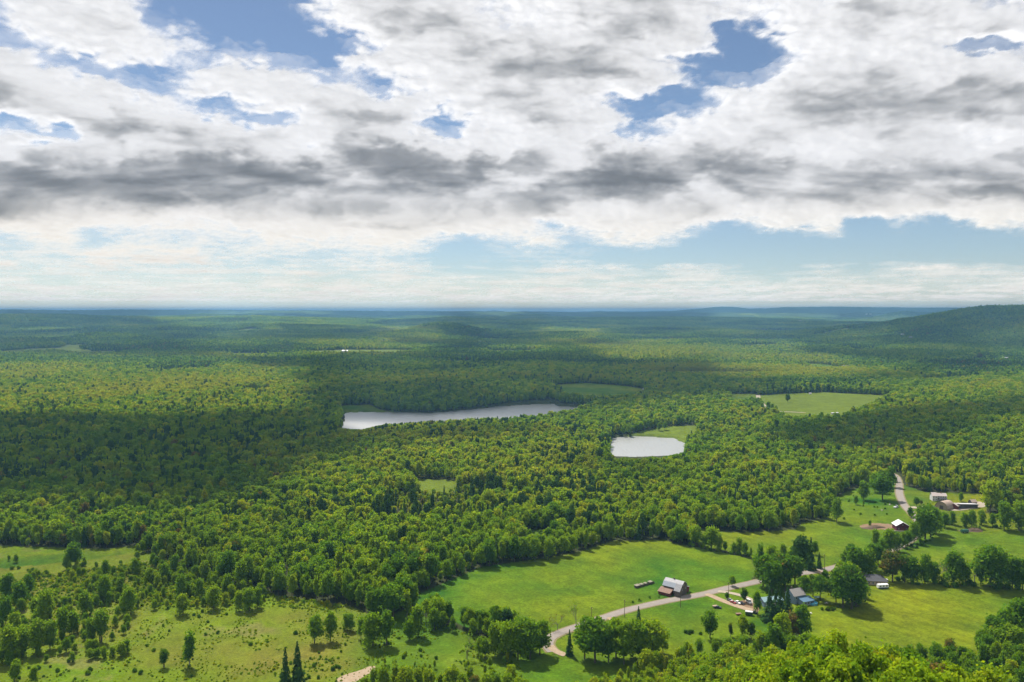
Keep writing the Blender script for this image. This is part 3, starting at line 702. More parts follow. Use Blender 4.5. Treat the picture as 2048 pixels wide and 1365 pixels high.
def style(x, y, u, v, r):
    """conifer chance and hue of the woods at a place, sunlit patches painted yellower"""
    n1 = fbm(x / 130, y / 110, 61, 3); n2 = fbm(x / 420, y / 300, 63, 3)
    n6 = fbm(x / 38, y / 38, 67, 2)
    pc = np.clip(.02 + .8 * np.clip(n1 - .05, 0, 1) * np.clip(n2 + .35, 0, 1) + .2 * np.clip(n6 - .25, 0, 1), 0, .5)
    for p, c in CONIF: pc = np.where(inpoly(u, v, p), np.maximum(pc, c * np.clip(.45 + 1.2 * n1 + 1.0 * n6, 0, 1.6)), pc)
    pc = np.where(r < 440, 0, pc)
    n4 = fbm(x / 1000, y / 800, 65, 3); n5 = pnoise(x / 420, y / 420, 66); fr = sstep(1300, 2600, r)
    pc = np.clip(pc + fr * 1.3 * np.clip(n4 * .8 - n5 * .5 - .16, -.1, .6), 0, .85)
    t = .59 + .18 * n1 + .14 * n2
    t = t + fr * (.3 * n5 - .25 * n4 + .04)
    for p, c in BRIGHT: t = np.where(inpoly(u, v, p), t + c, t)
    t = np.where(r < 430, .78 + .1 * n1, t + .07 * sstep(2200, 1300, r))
    return pc, t

x, y = polar_scatter(165, 1300, 5.7, R(37.5))
z = H(x, y); u, v, d = project(x, y, z); r = np.hypot(x, y)
ok = forest_mask(x, y, z, u, v) | ((z > 7) & (r < 430))
ok &= ~((z <= 7) & (r < 430) & (u < 700))          # scrub pasture runs on below the frame on the left
ok &= road_clear(x, y)
lmx = np.array([t[1] for t in LM]); lmy = np.array([t[2] for t in LM])
dmin = np.full(x.shape, 1e9)
for a in range(0, len(x), 4000):
    dmin[a:a + 4000] = np.min((x[a:a + 4000, None] - lmx) ** 2 + (y[a:a + 4000, None] - lmy) ** 2, axis=1)
ok &= dmin > 3.6 ** 2
ok &= (fbm(x / 20, y / 20, 93, 2) < .58) | (r < 440)
ok &= ~((u > 1030) & (u < 1140) & (r < 470))
ok &= (rng.random(len(x)) < .45 + .5 * sstep(1120, 1200, u)) | (r > 440)
x, y, z, u, v, r = (q[ok] for q in (x, y, z, u, v, r))
pc, tt = style(x, y, u, v, r)
rnd = rng.random(len(x))
con = rng.random(len(x)) < pc
kk = np.where(con, np.where(rnd < .55, KINDS.index('spruce'), KINDS.index('pine')),
              np.select([rnd < .34, rnd < .62, rnd < .74, rnd < .82, rnd < .9], [0, 1, 2, 3, 9], 4))
hh = np.where(con, rng.normal(16.5, 2.4, len(x)), rng.normal(13.2, 3.0, len(x))) * (1 + .2 * pnoise(x / 70, y / 70, 91) + .22 * pnoise(x / 24, y / 24, 92))
hh = np.clip(hh, 6, 21)
hh = np.where((r < 440), hh * (.58 + .34 * sstep(1150, 1700, u)), hh)
YOUNGSTAND = [(770,1000),(880,985),(1010,972),(1020,1000),(900,1040),(800,1062),(735,1056)]
ys = inpoly(u, v, YOUNGSTAND) & ~con; hh = np.where(ys, hh * .45, hh); tt = np.where(ys, .84, tt)
hh = cap_height(x, y, z, hh)
keep = hh > 4
x, y, z, u, v, r, pc, tt, rnd, con, kk, hh = (q[keep] for q in (x, y, z, u, v, r, pc, tt, rnd, con, kk, hh))
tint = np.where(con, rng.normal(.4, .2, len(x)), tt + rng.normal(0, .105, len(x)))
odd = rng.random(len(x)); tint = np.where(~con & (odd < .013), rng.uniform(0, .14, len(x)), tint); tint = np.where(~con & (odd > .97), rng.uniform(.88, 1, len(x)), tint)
TX = np.concatenate([lmx, x]); TY = np.concatenate([lmy, y]); TZ = H(TX, TY)
TK = np.concatenate([[t[0] for t in LM], kk]).astype(int)
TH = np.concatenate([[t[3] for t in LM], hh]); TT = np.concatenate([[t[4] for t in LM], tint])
TZONE = [t[5] for t in LM] + [None] * len(x)
# saplings and shrubs of the scrub pasture, the hedges and the rough field corners
sx, sy, sh, st, szone, sk = [], [], [], [], [], []
def bushes(zone, poly, n, h0, h1, tint, thr=-2, kind='shrub', sd=0):
    us = np.array([p[0] for p in poly]); vs2 = np.array([p[1] for p in poly]); got = 0; g = np.random.default_rng(900 + len(sx) + sd)
    for _ in range(60):
        if got >= n: break
        uu = g.uniform(us.min(), us.max(), 80); vv = us.max() * 0 + g.uniform(vs2.min(), min(vs2.max(), 1362), 80)
        k = inpoly(uu, vv, poly)
        if not k.any(): continue
        G = ground(uu[k], vv[k])
        G = G[(fbm(G[:, 0] / 28, G[:, 1] / 28, 95, 3) > thr) & road_clear(G[:, 0], G[:, 1], 2)]
        for p in G:
            if got >= n: break
            sx.append(p[0]); sy.append(p[1]); sh.append(float(g.uniform(h0, h1))); st.append(tint + float(g.normal(0, .1))); szone.append(zone); sk.append(kind); got += 1
bushes('scrubpasture', [(0,1185),(250,1190),(560,1200),(760,1245),(760,1365),(0,1365)], 90, 1.0, 2.4, .42, .0)
bushes('scrubpasture', [(0,1140),(250,1120),(420,1165),(560,1195),(420,1215),(0,1215)], 110, 1.6, 3.6, .66, -.3)
bushes('scrubpasture', [(760,1250),(1040,1290),(1040,1340),(760,1340)], 26, 1.0, 2.2, .5, -.1)
bushes('hedgebushes', [(1375,1088),(1400,1092),(1500,1108),(1506,1116),(1398,1100),(1375,1097)], 14, 2.2, 4.0, .5)
bushes('roadsidebushes', [(1260,1206),(1320,1186),(1400,1178),(1404,1184),(1320,1200),(1262,1214)], 14, .8, 1.6, .45)
bushes('roadsidebushes', [(1370,1262),(1402,1262),(1402,1270),(1370,1270)], 6, 1.6, 3.0, .36)
bushes('househedge', [(1638,1221),(1676,1217),(1676,1222),(1640,1226)], 8, 1.6, 2.4, .3)
bushes('hedgebushes', [(1700,1152),(2045,1172),(2045,1184),(1700,1164)], 30, 2.0, 4.5, .42)
bushes('lanebushes', [(1750,1112),(1870,1072),(1880,1078),(1790,1118)], 14, 1.2, 2.6, .5)
bushes('fieldbushes', [(1660,995),(1745,975),(1790,985),(1790,1040),(1680,1040)], 26, 1.0, 2.2, .5)
bushes('farmbushes', [(1850,1040),(2045,1040),(2045,1056),(1850,1056)], 22, 1.4, 3.4, .62)
bushes('edgebushes', [(1048,1062),(1108,1062),(1122,1086),(1078,1098),(1044,1090)], 14, 1.4, 3.0, .62)
bushes('saplings', [(0,1120),(250,1120),(430,1160),(560,1195),(480,1215),(0,1230)], 130, 3.6, 7.5, .68, -.2, 'young', 3)
bushes('saplings', [(250,1150),(440,1160),(540,1195),(420,1215),(280,1200)], 60, 3.2, 6.5, .7, -.5, 'young', 4)
bushes('saplings', [(-10,1175),(255,1195),(270,1320),(-10,1335)], 95, 4.0, 8.5, .64, -.35, 'young', 6)
bushes('saplings', [(270,1100),(440,1160),(545,1200),(420,1218),(260,1190)], 46, 5.5, 10, .66, -.6, 'young', 7)
bushes('slopesaplings', [(760,1330),(1050,1325),(1050,1364),(760,1364)], 20, 3.5, 6.5, .72, -1, 'upright', 5)
sx, sy, sh, st = map(np.array, (sx, sy, sh, st)); szz = H(sx, sy)
# ------------------------------------------------------------------ which trees show: a coarse visibility pass from the viewpoint
SW, SH = 1024, 683
def visible_area(X, Y, Z, hgt, wid):
    u0, v0, d = project(X, Y, Z); u1, v1, _ = project(X, Y, Z + hgt)
    order = np.argsort(d); buf = np.zeros((SH, SW), bool); vis = np.zeros(len(X)); tot = np.zeros(len(X))
    for i in order:
        if d[i] < 50: continue
        cx = u0[i] / 2; top = v1[i] / 2; bot = v0[i] / 2; hw = wid[i] * FOC / d[i] / 4
        if cx + hw < 0 or cx - hw > SW or top > SH or bot < 0: continue
        x0, x1 = int(max(0, cx - hw)), int(min(SW, cx + hw + 1)); y0, y1 = int(max(0, top)), int(min(SH, bot - .12 * (bot - top) + 1))
        if x1 <= x0 or y1 <= y0: continue
        s = buf[y0:y1, x0:x1]; vis[i] = s.size - s.sum(); tot[i] = s.size; s[:] = True
    return vis, u0, v0
WID = np.array([10.2, 7.8, 5.4, 9.6, 9.2, 6.2, 6.4, 10, 7, 8])[TK] * TH / 16
WF = np.concatenate([np.full(len(LM), .95), np.clip(rng.normal(.78, .17, len(TX) - len(LM)), .5, 1.2)])
WID = WID * WF
vis, tu, tv = visible_area(TX, TY, TZ, TH, WID)
NAME = {'round': 'spreading_tree', 'open': 'spreading_tree', 'oval': 'deciduous_tree', 'upright': 'deciduous_tree', 'young': 'young_tree', 'clump': 'thicket_tree', 'spruce': 'conifer', 'pine': 'conifer', 'bare': 'bare_tree', 'shrub': 'shrub'}
CATN = {'spreading_tree': 'spreading tree', 'deciduous_tree': 'deciduous tree', 'thicket_tree': 'thicket', 'conifer': 'conifer', 'young_tree': 'young tree', 'bare_tree': 'bare tree', 'shrub': 'shrub'}
NOUN = {'round': 'round tree', 'open': 'airy tree', 'oval': 'oval tree', 'upright': 'slender tree', 'clump': 'many-stemmed tree', 'young': 'bushy tree', 'spruce': 'pointed spruce', 'pine': 'ragged pine', 'bare': 'half-bare tree', 'shrub': 'low shrub'}
ZONE = {
 'scrub': ('in the scrub pasture', 'trees scattered over the scrub pasture'),
 'nearbank': ('on the near bank along the bottom edge', 'young trees on the near bank'),
 'hedge': ('in the hedgerow behind the main meadow', 'hedgerow trees behind the main meadow'),
 'forestedge': ('at the forest corner left of the meadow', 'trees at the forest corner'),
 'bendcopse': ('in the copse left of the road bend', 'copse beside the road bend'),
 'bendbare': ('near the road bend', 'thin trees near the road bend'),
 'bendspruce': ('below the road bend', 'spruces below the road bend'),
 'lowercopse': ('in the tall copse below the road', 'tall copse below the road'),
 'southtrees': ('on the lawn below the blue house', 'trees below the blue house'),
 'houseoaks': ('around the blue house drive', 'dark trees around the blue house'),
 'houseconifers': ('screening the blue house', 'conifers screening the blue house'),
 'poolside': ('by the round pool', 'airy trees by the pool'),
 'bigclump': ('in the dense clump between the houses', 'dense clump between the houses'),
 'lonehedge': ('on the hedge right of the main meadow', 'trees on the right meadow hedge'),
 'roadside': ('beside the country road', 'small trees beside the road'),
 'righthedge': ('in the row behind the lower right field', 'tree row behind the lower right field'),
 'farhedge': ('above the dark-roofed house', 'trees above the dark roofed house'),
 'lane': ('along the lane below the red barn', 'trees along the lane'),
 'lanetrees': ('in the rough field left of the lane', 'trees in the rough field'),
 'farmyard': ('around the white farmhouse yard', 'trees around the white farmhouse'),
 'rightedge': ("at the photo's right edge above the slope", 'trees at the right edge'),
 'farfield': ('in the far bright pasture', 'trees in the far pasture'),
 'pondside': ('on the bank above the pond', 'trees on the pond bank'),
 'slope': ('on the foreground wooded slope', 'treetops of the foreground slope'),
 'leftwood': ('in the wood left of the main meadow', 'front trees of the left wood'),
 'backwood': ('in the wood behind the main meadow', 'front trees of the wood behind the meadow'),
 'rightwood': ('in the wood around the farmhouse lane', 'front trees of the right hand wood'),
 'midwood': ('in the forest short of the pond', 'front trees of the middle forest'),
 'scrubpasture': ('dotting the scrub pasture', 'shrubs dotting the scrub pasture'),
 'hedgebushes': ('in the field hedges', 'shrubs in the field hedges'),
 'roadsidebushes': ('beside the country road', 'shrubs beside the country road'),
 'househedge': ('in the clipped row right of the pool', 'clipped shrubs right of the pool'),
 'lanebushes': ('along the lane below the red barn', 'shrubs along the lane'),
 'fieldbushes': ('in the rough field left of the lane', 'shrubs in the rough field'),
 'farmbushes': ('below the white farmhouse yard', 'shrubs below the farmhouse yard'),
 'edgebushes': ('in the small clearing behind the hedgerow', 'shrubs in the small clearing'),
 'saplings': ('crowding the scrub pasture', 'saplings crowding the scrub pasture'),
 'slopesaplings': ('on the near bank below the copse', 'saplings on the near bank'),
}
def auto_zone(i):
    if TZ[i] > 5 and math.hypot(TX[i], TY[i]) < 440: return 'slope'
    if tv[i] < 985 and tu[i] < 1640: return 'midwood'
    if tu[i] < 900: return 'leftwood'
    if tu[i] < 1620: return 'backwood'
    return 'rightwood'
def tintword(k, t):
    if k in ('spruce', 'pine'): return 'bluish' if t < .2 else ('green' if t > .6 else 'deep green')
    return ['bronze', 'olive brown', 'deep green', 'mid green', 'fresh green', 'bright green', 'yellow green', 'golden'][int(np.searchsorted([.1, .22, .42, .54, .66, .78, .92], t))]
ONES = 'zero first second third fourth fifth sixth seventh eighth ninth tenth eleventh twelfth thirteenth fourteenth fifteenth sixteenth seventeenth eighteenth nineteenth'.split()
TENS = ['', '', 'twenty', 'thirty', 'forty', 'fifty', 'sixty', 'seventy', 'eighty', 'ninety']
TENTH = ['', '', 'twentieth', 'thirtieth', 'fortieth', 'fiftieth', 'sixtieth', 'seventieth', 'eightieth', 'ninetieth']
def ordinal(n):
    if n < 20: return ONES[n]
    if n < 100: return TENTH[n // 10] if n % 10 == 0 else TENS[n // 10] + '-' + ONES[n % 10]
    if n % 100 == 0: return 'two-hundredth' if n >= 200 else 'hundredth'
    return ('two-hundred-and-' if n >= 200 else 'hundred-and-') + ordinal(n % 100)

infr = (tu > -30) & (tu < 2078) & (tv < 1520)
sel = np.zeros(len(TX), bool)
for nm, cap in (('spreading_tree', 300), ('deciduous_tree', 300), ('thicket_tree', 150), ('young_tree', 250), ('conifer', 200), ('bare_tree', 60)):
    ids = [i for i in range(len(TX)) if NAME[KINDS[TK[i]]] == nm and infr[i] and vis[i] >= (3 if TZONE[i] else 20)]
    ids.sort(key=lambda i: -(vis[i] + (400 if TZONE[i] else 0)))
    sel[ids[:cap]] = True
for i in range(len(LM)):
    if not sel[i] and infr[i] and vis[i] >= 1: sel[i] = True

def make_plant(kind, name, x, y, z, h, tint, yaw, wid):
    protos = LOD0[kind]; cm, tm = protos[int(rng.integers(len(protos)))]
    root = bpy.data.objects.new(name, None); COL.objects.link(root)
    root.location = (x, y, z); root.rotation_euler = (0, 0, yaw); s = h / 16.0
    root.scale = (s * wid, s * wid, s)
    if kind == 'shrub':
        c = bpy.data.objects.new('foliage', cm); link(c, root); c['tint'] = float(tint)
        return root
    c = bpy.data.objects.new('crown', cm); link(c, root); c['tint'] = float(tint)
    link(bpy.data.objects.new('trunk', tm), root)
    return root

recs = []
for i in np.where(sel)[0]:
    recs.append((KINDS[TK[i]], NAME[KINDS[TK[i]]], NOUN[KINDS[TK[i]]], TZONE[i] or auto_zone(i), tu[i], TX[i], TY[i], TZ[i], TH[i], float(np.clip(TT[i], 0, 1)), float(WF[i])))
svis, su, sv = visible_area(sx, sy, szz, sh, sh * 1.1)
for j in range(len(sx)):
    if -20 < su[j] < 2068 and sv[j] < 1400:
        if sk[j] == 'shrub': recs.append(('shrub', 'shrub', NOUN['shrub'], szone[j], su[j], sx[j], sy[j], szz[j], sh[j], float(np.clip(st[j], 0, 1)), 1.0))
        else: recs.append((sk[j], 'sapling', 'young sapling', szone[j], su[j], sx[j], sy[j], szz[j], sh[j], float(np.clip(st[j], 0, 1)), 1.0))
recs.sort(key=lambda t: t[4])
cnt = {}
for t in recs: cnt[(t[3], t[2])] = cnt.get((t[3], t[2]), 0) + 1
seen = {}
for (kind, nm, noun, zone, uu, X, Y, Z, h, tnt, wf) in recs:
    key = (zone, noun); seen[key] = seen.get(key, 0) + 1
    yaw = float(rng.uniform(0, 6.28))
    o = make_plant(kind, nm, X, Y, Z, h, tnt, yaw, float(rng.uniform(.88, 1.14)) * (.9 if zone == 'slope' else wf))
    ph, grp = ZONE[zone]; tw = tintword(kind, tnt)
    if cnt[key] == 1: lab = f'{tw} {noun}, the only one {ph}'
    else: lab = f'{tw} {noun}, {ordinal(seen[key])} from left {ph}'
    tag(o, lab, CATN.get(nm, nm), grp)

# ------------------------------------------------------------------ the rest of the woods: what nobody could count
def combined(V, F, var, tr, lm, bk, name):
    if tr is not None and len(tr.v):
        F2 = {}
        for f in tr.f: F2.setdefault(len(f), []).append(f)
        Fl = [F] + [np.array(q) + len(V) for q in F2.values()]
        n2 = sum(len(q) for q in F2.values())
        me = mesh_np(name, np.concatenate([V, np.array([tuple(p) for p in tr.v])]), Fl, [lm, bk], np.concatenate([np.zeros(len(F), int), np.ones(n2, int)]))
        attr_var(me, np.concatenate([var, np.zeros(n2)]))
    else:
        me = mesh_np(name, V, F, [lm]); attr_var(me, var)
    return me

def scatter(name, protos, pos, pid, rot, scl, tint, label, cat):
    pc_ = bpy.data.collections.new(name + '_kinds')
    for k, me in enumerate(protos):
        pc_.objects.link(bpy.data.objects.new('%s_kind_%03d' % (name, k), me))
    me = bpy.data.meshes.new(name); me.vertices.add(len(pos)); me.vertices.foreach_set('co', np.asarray(pos, np.float32).ravel())
    def at3(n, ty, val, key):
        a = me.attributes.new(n, ty, 'POINT'); a.data.foreach_set(key, val)
    at3('pid', 'INT', np.asarray(pid, np.int32), 'value'); at3('tint', 'FLOAT', np.asarray(tint, np.float32), 'value')
    at3('rot', 'FLOAT_VECTOR', np.asarray(rot, np.float32).ravel(), 'vector'); at3('scl', 'FLOAT_VECTOR', np.asarray(scl, np.float32).ravel(), 'vector')
    o = tag(link(bpy.data.objects.new(name, me)), label, cat, kind='stuff')
    ng = bpy.data.node_groups.new(name + '_scatter', 'GeometryNodeTree')
    ng.interface.new_socket('Geometry', in_out='INPUT', socket_type='NodeSocketGeometry'); ng.interface.new_socket('Geometry', in_out='OUTPUT', socket_type='NodeSocketGeometry')
    N = ng.nodes.new; L = ng.links.new
    gi = N('NodeGroupInput'); go = N('NodeGroupOutput'); ip = N('GeometryNodeInstanceOnPoints'); ci = N('GeometryNodeCollectionInfo')
    ci.inputs['Collection'].default_value = pc_; ci.inputs['Separate Children'].default_value = True; ci.inputs['Reset Children'].default_value = True
    def na(n, ty):
        q = N('GeometryNodeInputNamedAttribute'); q.data_type = ty; q.inputs['Name'].default_value = n; return q.outputs['Attribute']
    L(gi.outputs[0], ip.inputs['Points']); L(ci.outputs[0], ip.inputs['Instance']); ip.inputs['Pick Instance'].default_value = True
    L(na('pid', 'INT'), ip.inputs['Instance Index']); L(na('rot', 'FLOAT_VECTOR'), ip.inputs['Rotation']); L(na('scl', 'FLOAT_VECTOR'), ip.inputs['Scale'])
    L(ip.outputs[0], go.inputs[0])
    o.modifiers.new('scatter', 'NODES').node_group = ng
    return o

protos = []; first = {}
for k in KINDS:
    if k in ('bare', 'shrub'): continue
    first[k] = (len(protos), len(LOD1[k]))
    for c, b, lm, bk in LOD1[k]: protos.append(combined(c[0], c[1], c[2], b, lm, bk, 'woodland_tree'))
rest = ~sel & ((vis > 0) | ~infr | (tv > 1300)) | (~sel & (rng.random(len(TX)) < 2))
ri = np.where(rest & ~np.isin(TK, [KINDS.index('bare'), KINDS.index('shrub')]))[0]
pos = [np.stack([TX[ri], TY[ri], TZ[ri]], 1)]
pid = [np.array([first[KINDS[TK[i]]][0] + rng.integers(first[KINDS[TK[i]]][1]) for i in ri])]
scl = [np.stack([TH[ri] / 16 * WF[ri] * 1.08, TH[ri] / 16 * WF[ri] * 1.08, TH[ri] / 16], 1)]; tin = [TT[ri]]
# middle distance: tiles of woods where no clearing is near, single trees where one is
def tree_set(x, y):
    z = H(x, y); u, v, d = project(x, y, z); r = np.hypot(x, y)
    pc, tt = style(x, y, u, v, r); n = len(x); rn = rng.random(n); con = rng.random(n) < pc
    kk = np.where(con, np.where(rn < .6, KINDS.index('spruce'), KINDS.index('pine')), np.select([rn < .36, rn < .64, rn < .76, rn < .82, rn < .9], [0, 1, 2, 3, 9], 4))
    hh = np.clip(np.where(con, rng.normal(17, 2.4, n), rng.normal(13.4, 2.8, n)), 7, 22); hh = cap_height(x, y, z, hh)
    ti = np.where(con, rng.normal(.45, .2, n), tt + rng.normal(0, .13, n))
    return z, kk, hh, ti
TS = 27.0
cx, cyy = polar_scatter(1300, 2700, TS, R(37.5), 0.0)
def mask_at(x, y):
    z = H(x, y); u, v, d = project(x, y, z); return forest_mask(x, y, z, u, v)
full = np.ones(len(cx), bool); any_ = np.zeros(len(cx), bool)
for dx_, dy_ in ((0, 0), (-16, -16), (16, -16), (-16, 16), (16, 16), (0, 20), (0, -20), (20, 0), (-20, 0)):
    m = mask_at(cx + dx_, cyy + dy_); full &= m; any_ |= m
_u, _v, _d = project(cx, cyy, H(cx, cyy)); full &= ~((_d < 1560) & (_u > 640) & (_u < 1230))
part = any_ & ~full
fx = []; fy = []
for a, b_ in zip(cx[part], cyy[part]):
    g = rng.uniform(-TS * .55, TS * .55, (22, 2)); fx.append(a + g[:, 0]); fy.append(b_ + g[:, 1])
if fx:
    fx = np.concatenate(fx); fy = np.concatenate(fy); k = mask_at(fx, fy) & road_clear(fx, fy, 5); fx = fx[k]; fy = fy[k]
    z, kk, hh, ti = tree_set(fx, fy); k = hh > 4; fx, fy, z, kk, hh, ti = fx[k], fy[k], z[k], kk[k], hh[k], ti[k]
    wv = np.clip(rng.normal(.85, .17, len(fx)), .5, 1.25)
    pos.append(np.stack([fx, fy, z], 1)); pid.append(np.array([first[KINDS[a]][0] + rng.integers(first[KINDS[a]][1]) for a in kk]))
    scl.append(np.stack([hh / 16 * wv, hh / 16 * wv, hh / 16], 1)); tin.append(ti)
def tile(size, n, lod, confrac, seed, hole=0):
    g = np.random.default_rng(seed); Vs = []; Fs = []; vr = []; mi = []; k = 0
    for _ in range(n):
        a = g.uniform(-size / 2, size / 2, 2) * 1.08
        kind = ('spruce' if g.random() < .6 else 'pine') if g.random() < confrac else DECID[int(np.searchsorted([.42, .74, .82, .87], g.random()))]
        if lod == 1: c = LOD1[kind][int(g.integers(len(LOD1[kind])))][0]
        else: c = LOD2[kind][int(g.integers(len(LOD2[kind])))][0]
        if lod == 3:
            nq = len(c[1]); pick = g.permutation(nq)[:max(8, nq // 4)]; V0 = c[0].reshape(-1, 4, 3)[pick]; ce = V0.mean(1, keepdims=True); V0 = (ce + (V0 - ce) * 1.9).reshape(-1, 3); va = c[2][pick]
        else: V0 = c[0]; va = c[2]
        h = (g.normal(14.5, 2.3) if kind in ('spruce', 'pine') else g.normal(13.4, 2.9)) / 16; h = max(h, .45)
        t = g.uniform(0, 6.28); Rm = np.array([[math.cos(t), -math.sin(t), 0], [math.sin(t), math.cos(t), 0], [0, 0, 1]])
        wq = h * float(np.clip(g.normal(.86, .18), .5, 1.3)) * (.8 if kind in ('spruce', 'pine') else 1); V = (V0 @ Rm.T) * np.array((wq, wq, h)) + np.array((a[0], a[1], 0))
        F = np.arange(len(V)).reshape(-1, 4) + k; k += len(V)
        Vs.append(V); Fs.append(F); vr.append(va + g.normal(0, .14)); mi.append(np.full(len(F), 1 if kind in ('spruce', 'pine') else 0))
    me = mesh_np('woodland_tile', np.concatenate(Vs), np.concatenate(Fs), [LEAF, NEEDLE], np.concatenate(mi)); attr_var(me, np.concatenate(vr)); return me
tb = len(protos)
for q in range(5): protos.append(tile(TS, 23, 1, [.03, .1, .2, .4, .75][q], 300 + q))
ti_ = np.where(full)[0]; z = H(cx[ti_], cyy[ti_]); u, v, d = project(cx[ti_], cyy[ti_], z); pcx, ttx = style(cx[ti_], cyy[ti_], u, v, np.hypot(cx[ti_], cyy[ti_]))
pos.append(np.stack([cx[ti_], cyy[ti_], z], 1)); pid.append(tb + np.searchsorted([.06, .15, .3, .55], pcx * rng.uniform(.7, 1.4, len(ti_)))); scl.append(np.ones((len(ti_), 3)) * rng.uniform(.92, 1.1, len(ti_))[:, None]); tin.append(ttx + rng.normal(0, .05, len(ti_)))
pos = np.concatenate(pos); rot = np.zeros((len(pos), 3)); rot[:, 2] = rng.uniform(0, 6.28, len(pos))
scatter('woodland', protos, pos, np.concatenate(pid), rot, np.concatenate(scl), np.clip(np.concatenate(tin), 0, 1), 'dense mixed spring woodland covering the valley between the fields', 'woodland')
print('woodland points', len(pos), 'single plants', len(recs))

def slope_rot(x, y, e):
    gx = (H(x + e, y) - H(x - e, y)) / (2 * e); gy = (H(x, y + e) - H(x, y - e)) / (2 * e)
    return gx, gy
protos = []
for q in range(4): protos.append(tile(62, 105, 2, [.05, .15, .3, .6][q], 400 + q))
for q in range(4): protos.append(tile(150, 560, 3, [.05, .15, .3, .6][q], 500 + q))
P = []; I = []; S = []; T = []; RT = []
for (r0, r1, s, base) in ((2700, 6200, 60, 0), (6200, 13500, 142, 4)):
    ax, ay = polar_scatter(r0, r1, s, R(36.5), .12); az_ = H(ax, ay); u, v, d = project(ax, ay, az_)
    k = mask_at(ax, ay)
    # scattered far hayfields and clearings between the woods
    fld = far_field(ax, ay)
    k &= ~fld
    ax, ay, az_, u, v = ax[k], ay[k], az_[k], u[k], v[k]
    pcx, ttx = style(ax, ay, u, v, np.hypot(ax, ay)); n = len(ax)
    gx, gy = slope_rot(ax, ay, s / 2); yaw = rng.uniform(0, 6.28, n)
    m = [Matrix(((1, 0, 0), (0, 1, 0), (0, 0, 1))) for _ in range(0)]
    # tilt each tile with the hillside: rotation of Z-yaw followed by the slope
    e = np.zeros((n, 3))
    for i in range(n):
        nn = Vector((-gx[i], -gy[i], 1)).normalized(); q = Vector((0, 0, 1)).rotation_difference(nn) @ Matrix.Rotation(yaw[i], 3, 'Z').to_quaternion()
        e[i] = q.to_euler('XYZ')[:]
    P.append(np.stack([ax, ay, az_], 1)); I.append(base + np.searchsorted([.08, .2, .38], pcx * rng.uniform(.7, 1.4, n))); S.append(np.ones((n, 3)) * np.array((1, 1, 1.0)) * rng.uniform(.95, 1.1, n)[:, None]); T.append(ttx - .03 + rng.normal(0, .05, n)); RT.append(e)
scatter('distant_forest', protos, np.concatenate(P), np.concatenate(I), np.concatenate(RT), np.concatenate(S), np.clip(np.concatenate(T), 0, 1), 'far woods reading as one mass over the distant hills', 'forest')
print('distant tiles', sum(map(len, P)))

# weeds and tussocks of the scrub pasture
wx, wy = polar_scatter(395, 640, 2.2, R(34)); wz = H(wx, wy); u, v, d = project(wx, wy, wz)
k = inpoly(u, v, SCRUB) & (fbm(wx / 22, wy / 22, 87, 3) > np.where(v < 1215, -.7, .0)) & (u > -60) & (rng.random(len(wx)) < .7); wx, wy, wz, v = wx[k], wy[k], wz[k], v[k]
g = np.random.default_rng(5); tp = []
for q in range(3):
    c = crown(g, 8, 2.5, 5, 7, 9, 2.4); V = c[0].copy(); V[:, 2] = np.maximum(V[:, 2], -.5); me = mesh_np('tussock', V, c[1], [LEAF]); attr_var(me, c[2]); tp.append(me)
hs = rng.uniform(.3, 1.1, len(wx)) * (1 + .7 * pnoise(wx / 18, wy / 18, 88)) * (1 + 1.6 * sstep(1225, 1190, v) * (u[k] < 700))
rot = np.zeros((len(wx), 3)); rot[:, 2] = rng.uniform(0, 6.28, len(wx))
scatter('undergrowth', tp, np.stack([wx, wy, wz], 1), rng.integers(0, 3, len(wx)), rot, np.clip(hs, .25, 3.0)[:, None] * np.array([[.085, .085, .09]]) * 1.0, np.clip(.72 + .16 * rng.normal(size=len(wx)), 0, 1), 'low weeds and tussocks over the scrub pasture', 'undergrowth')
# ------------------------------------------------------------------ buildings, vehicles and small things
WHITE = mat('white_clapboard', (.5,.5,.49), .7, .3, (2, (.42,.43,.42), .25))
PALEBLUE = mat('pale_blue_siding', (.19,.26,.36), .7, .3, (2, (.15,.21,.30), .25))
BLUEROOF = mat('blue_metal_roof', (.055,.115,.19), .5, .4, (1.5, (.08,.15,.23), .2))
CYANROOF = mat('cyan_metal_roof', (.15,.25,.28), .5, .4, (1.5, (.2,.30,.32), .2))
OLDWOOD = mat('weathered_boards', (.075,.06,.055), .9, .15, (1.2, (.13,.105,.09), .25))
REDBOARD = mat('dark_red_boards', (.10,.022,.020), .85, .2, (1.2, (.15,.04,.03), .25))
MAROON = mat('maroon_boards', (.075,.012,.024), .8, .25, (1.2, (.11,.02,.035), .25))
TIN = mat('pale_tin_roof', (.25,.25,.27), .6, .35, (.9, (.17,.17,.19), .22))
TINBLUE = mat('bluish_tin_roof', (.22,.25,.31), .55, .4, (.9, (.28,.31,.36), .25))
RUST = mat('rusty_tin_roof', (.15,.09,.07), .85, .2, (1.0, (.21,.145,.115), .25))
WHITEROOF = mat('white_metal_roof', (.48,.48,.5), .5, .4, (.8, (.40,.40,.42), .25))
SHINGLE = mat('grey_shingles', (.20,.19,.19), .9, .2, (2, (.27,.255,.25), .25))
DARKSHINGLE = mat('dark_shingles', (.060,.062,.072), .9, .2, (2, (.09,.09,.10), .25))
PINKSHINGLE = mat('faded_shingles', (.42,.36,.34), .9, .2, (2, (.34,.30,.28), .25))
TAN = mat('tan_boards', (.30,.24,.18), .85, .2, (1.5, (.23,.18,.14), .25))
BROWNROOF = mat('brown_roof', (.26,.20,.165), .85, .2, (1.0, (.34,.27,.22), .25))
GLASS = mat('dark_window_glass', (.02,.03,.045), .12, .6, (3, (.03,.04,.05), .2))
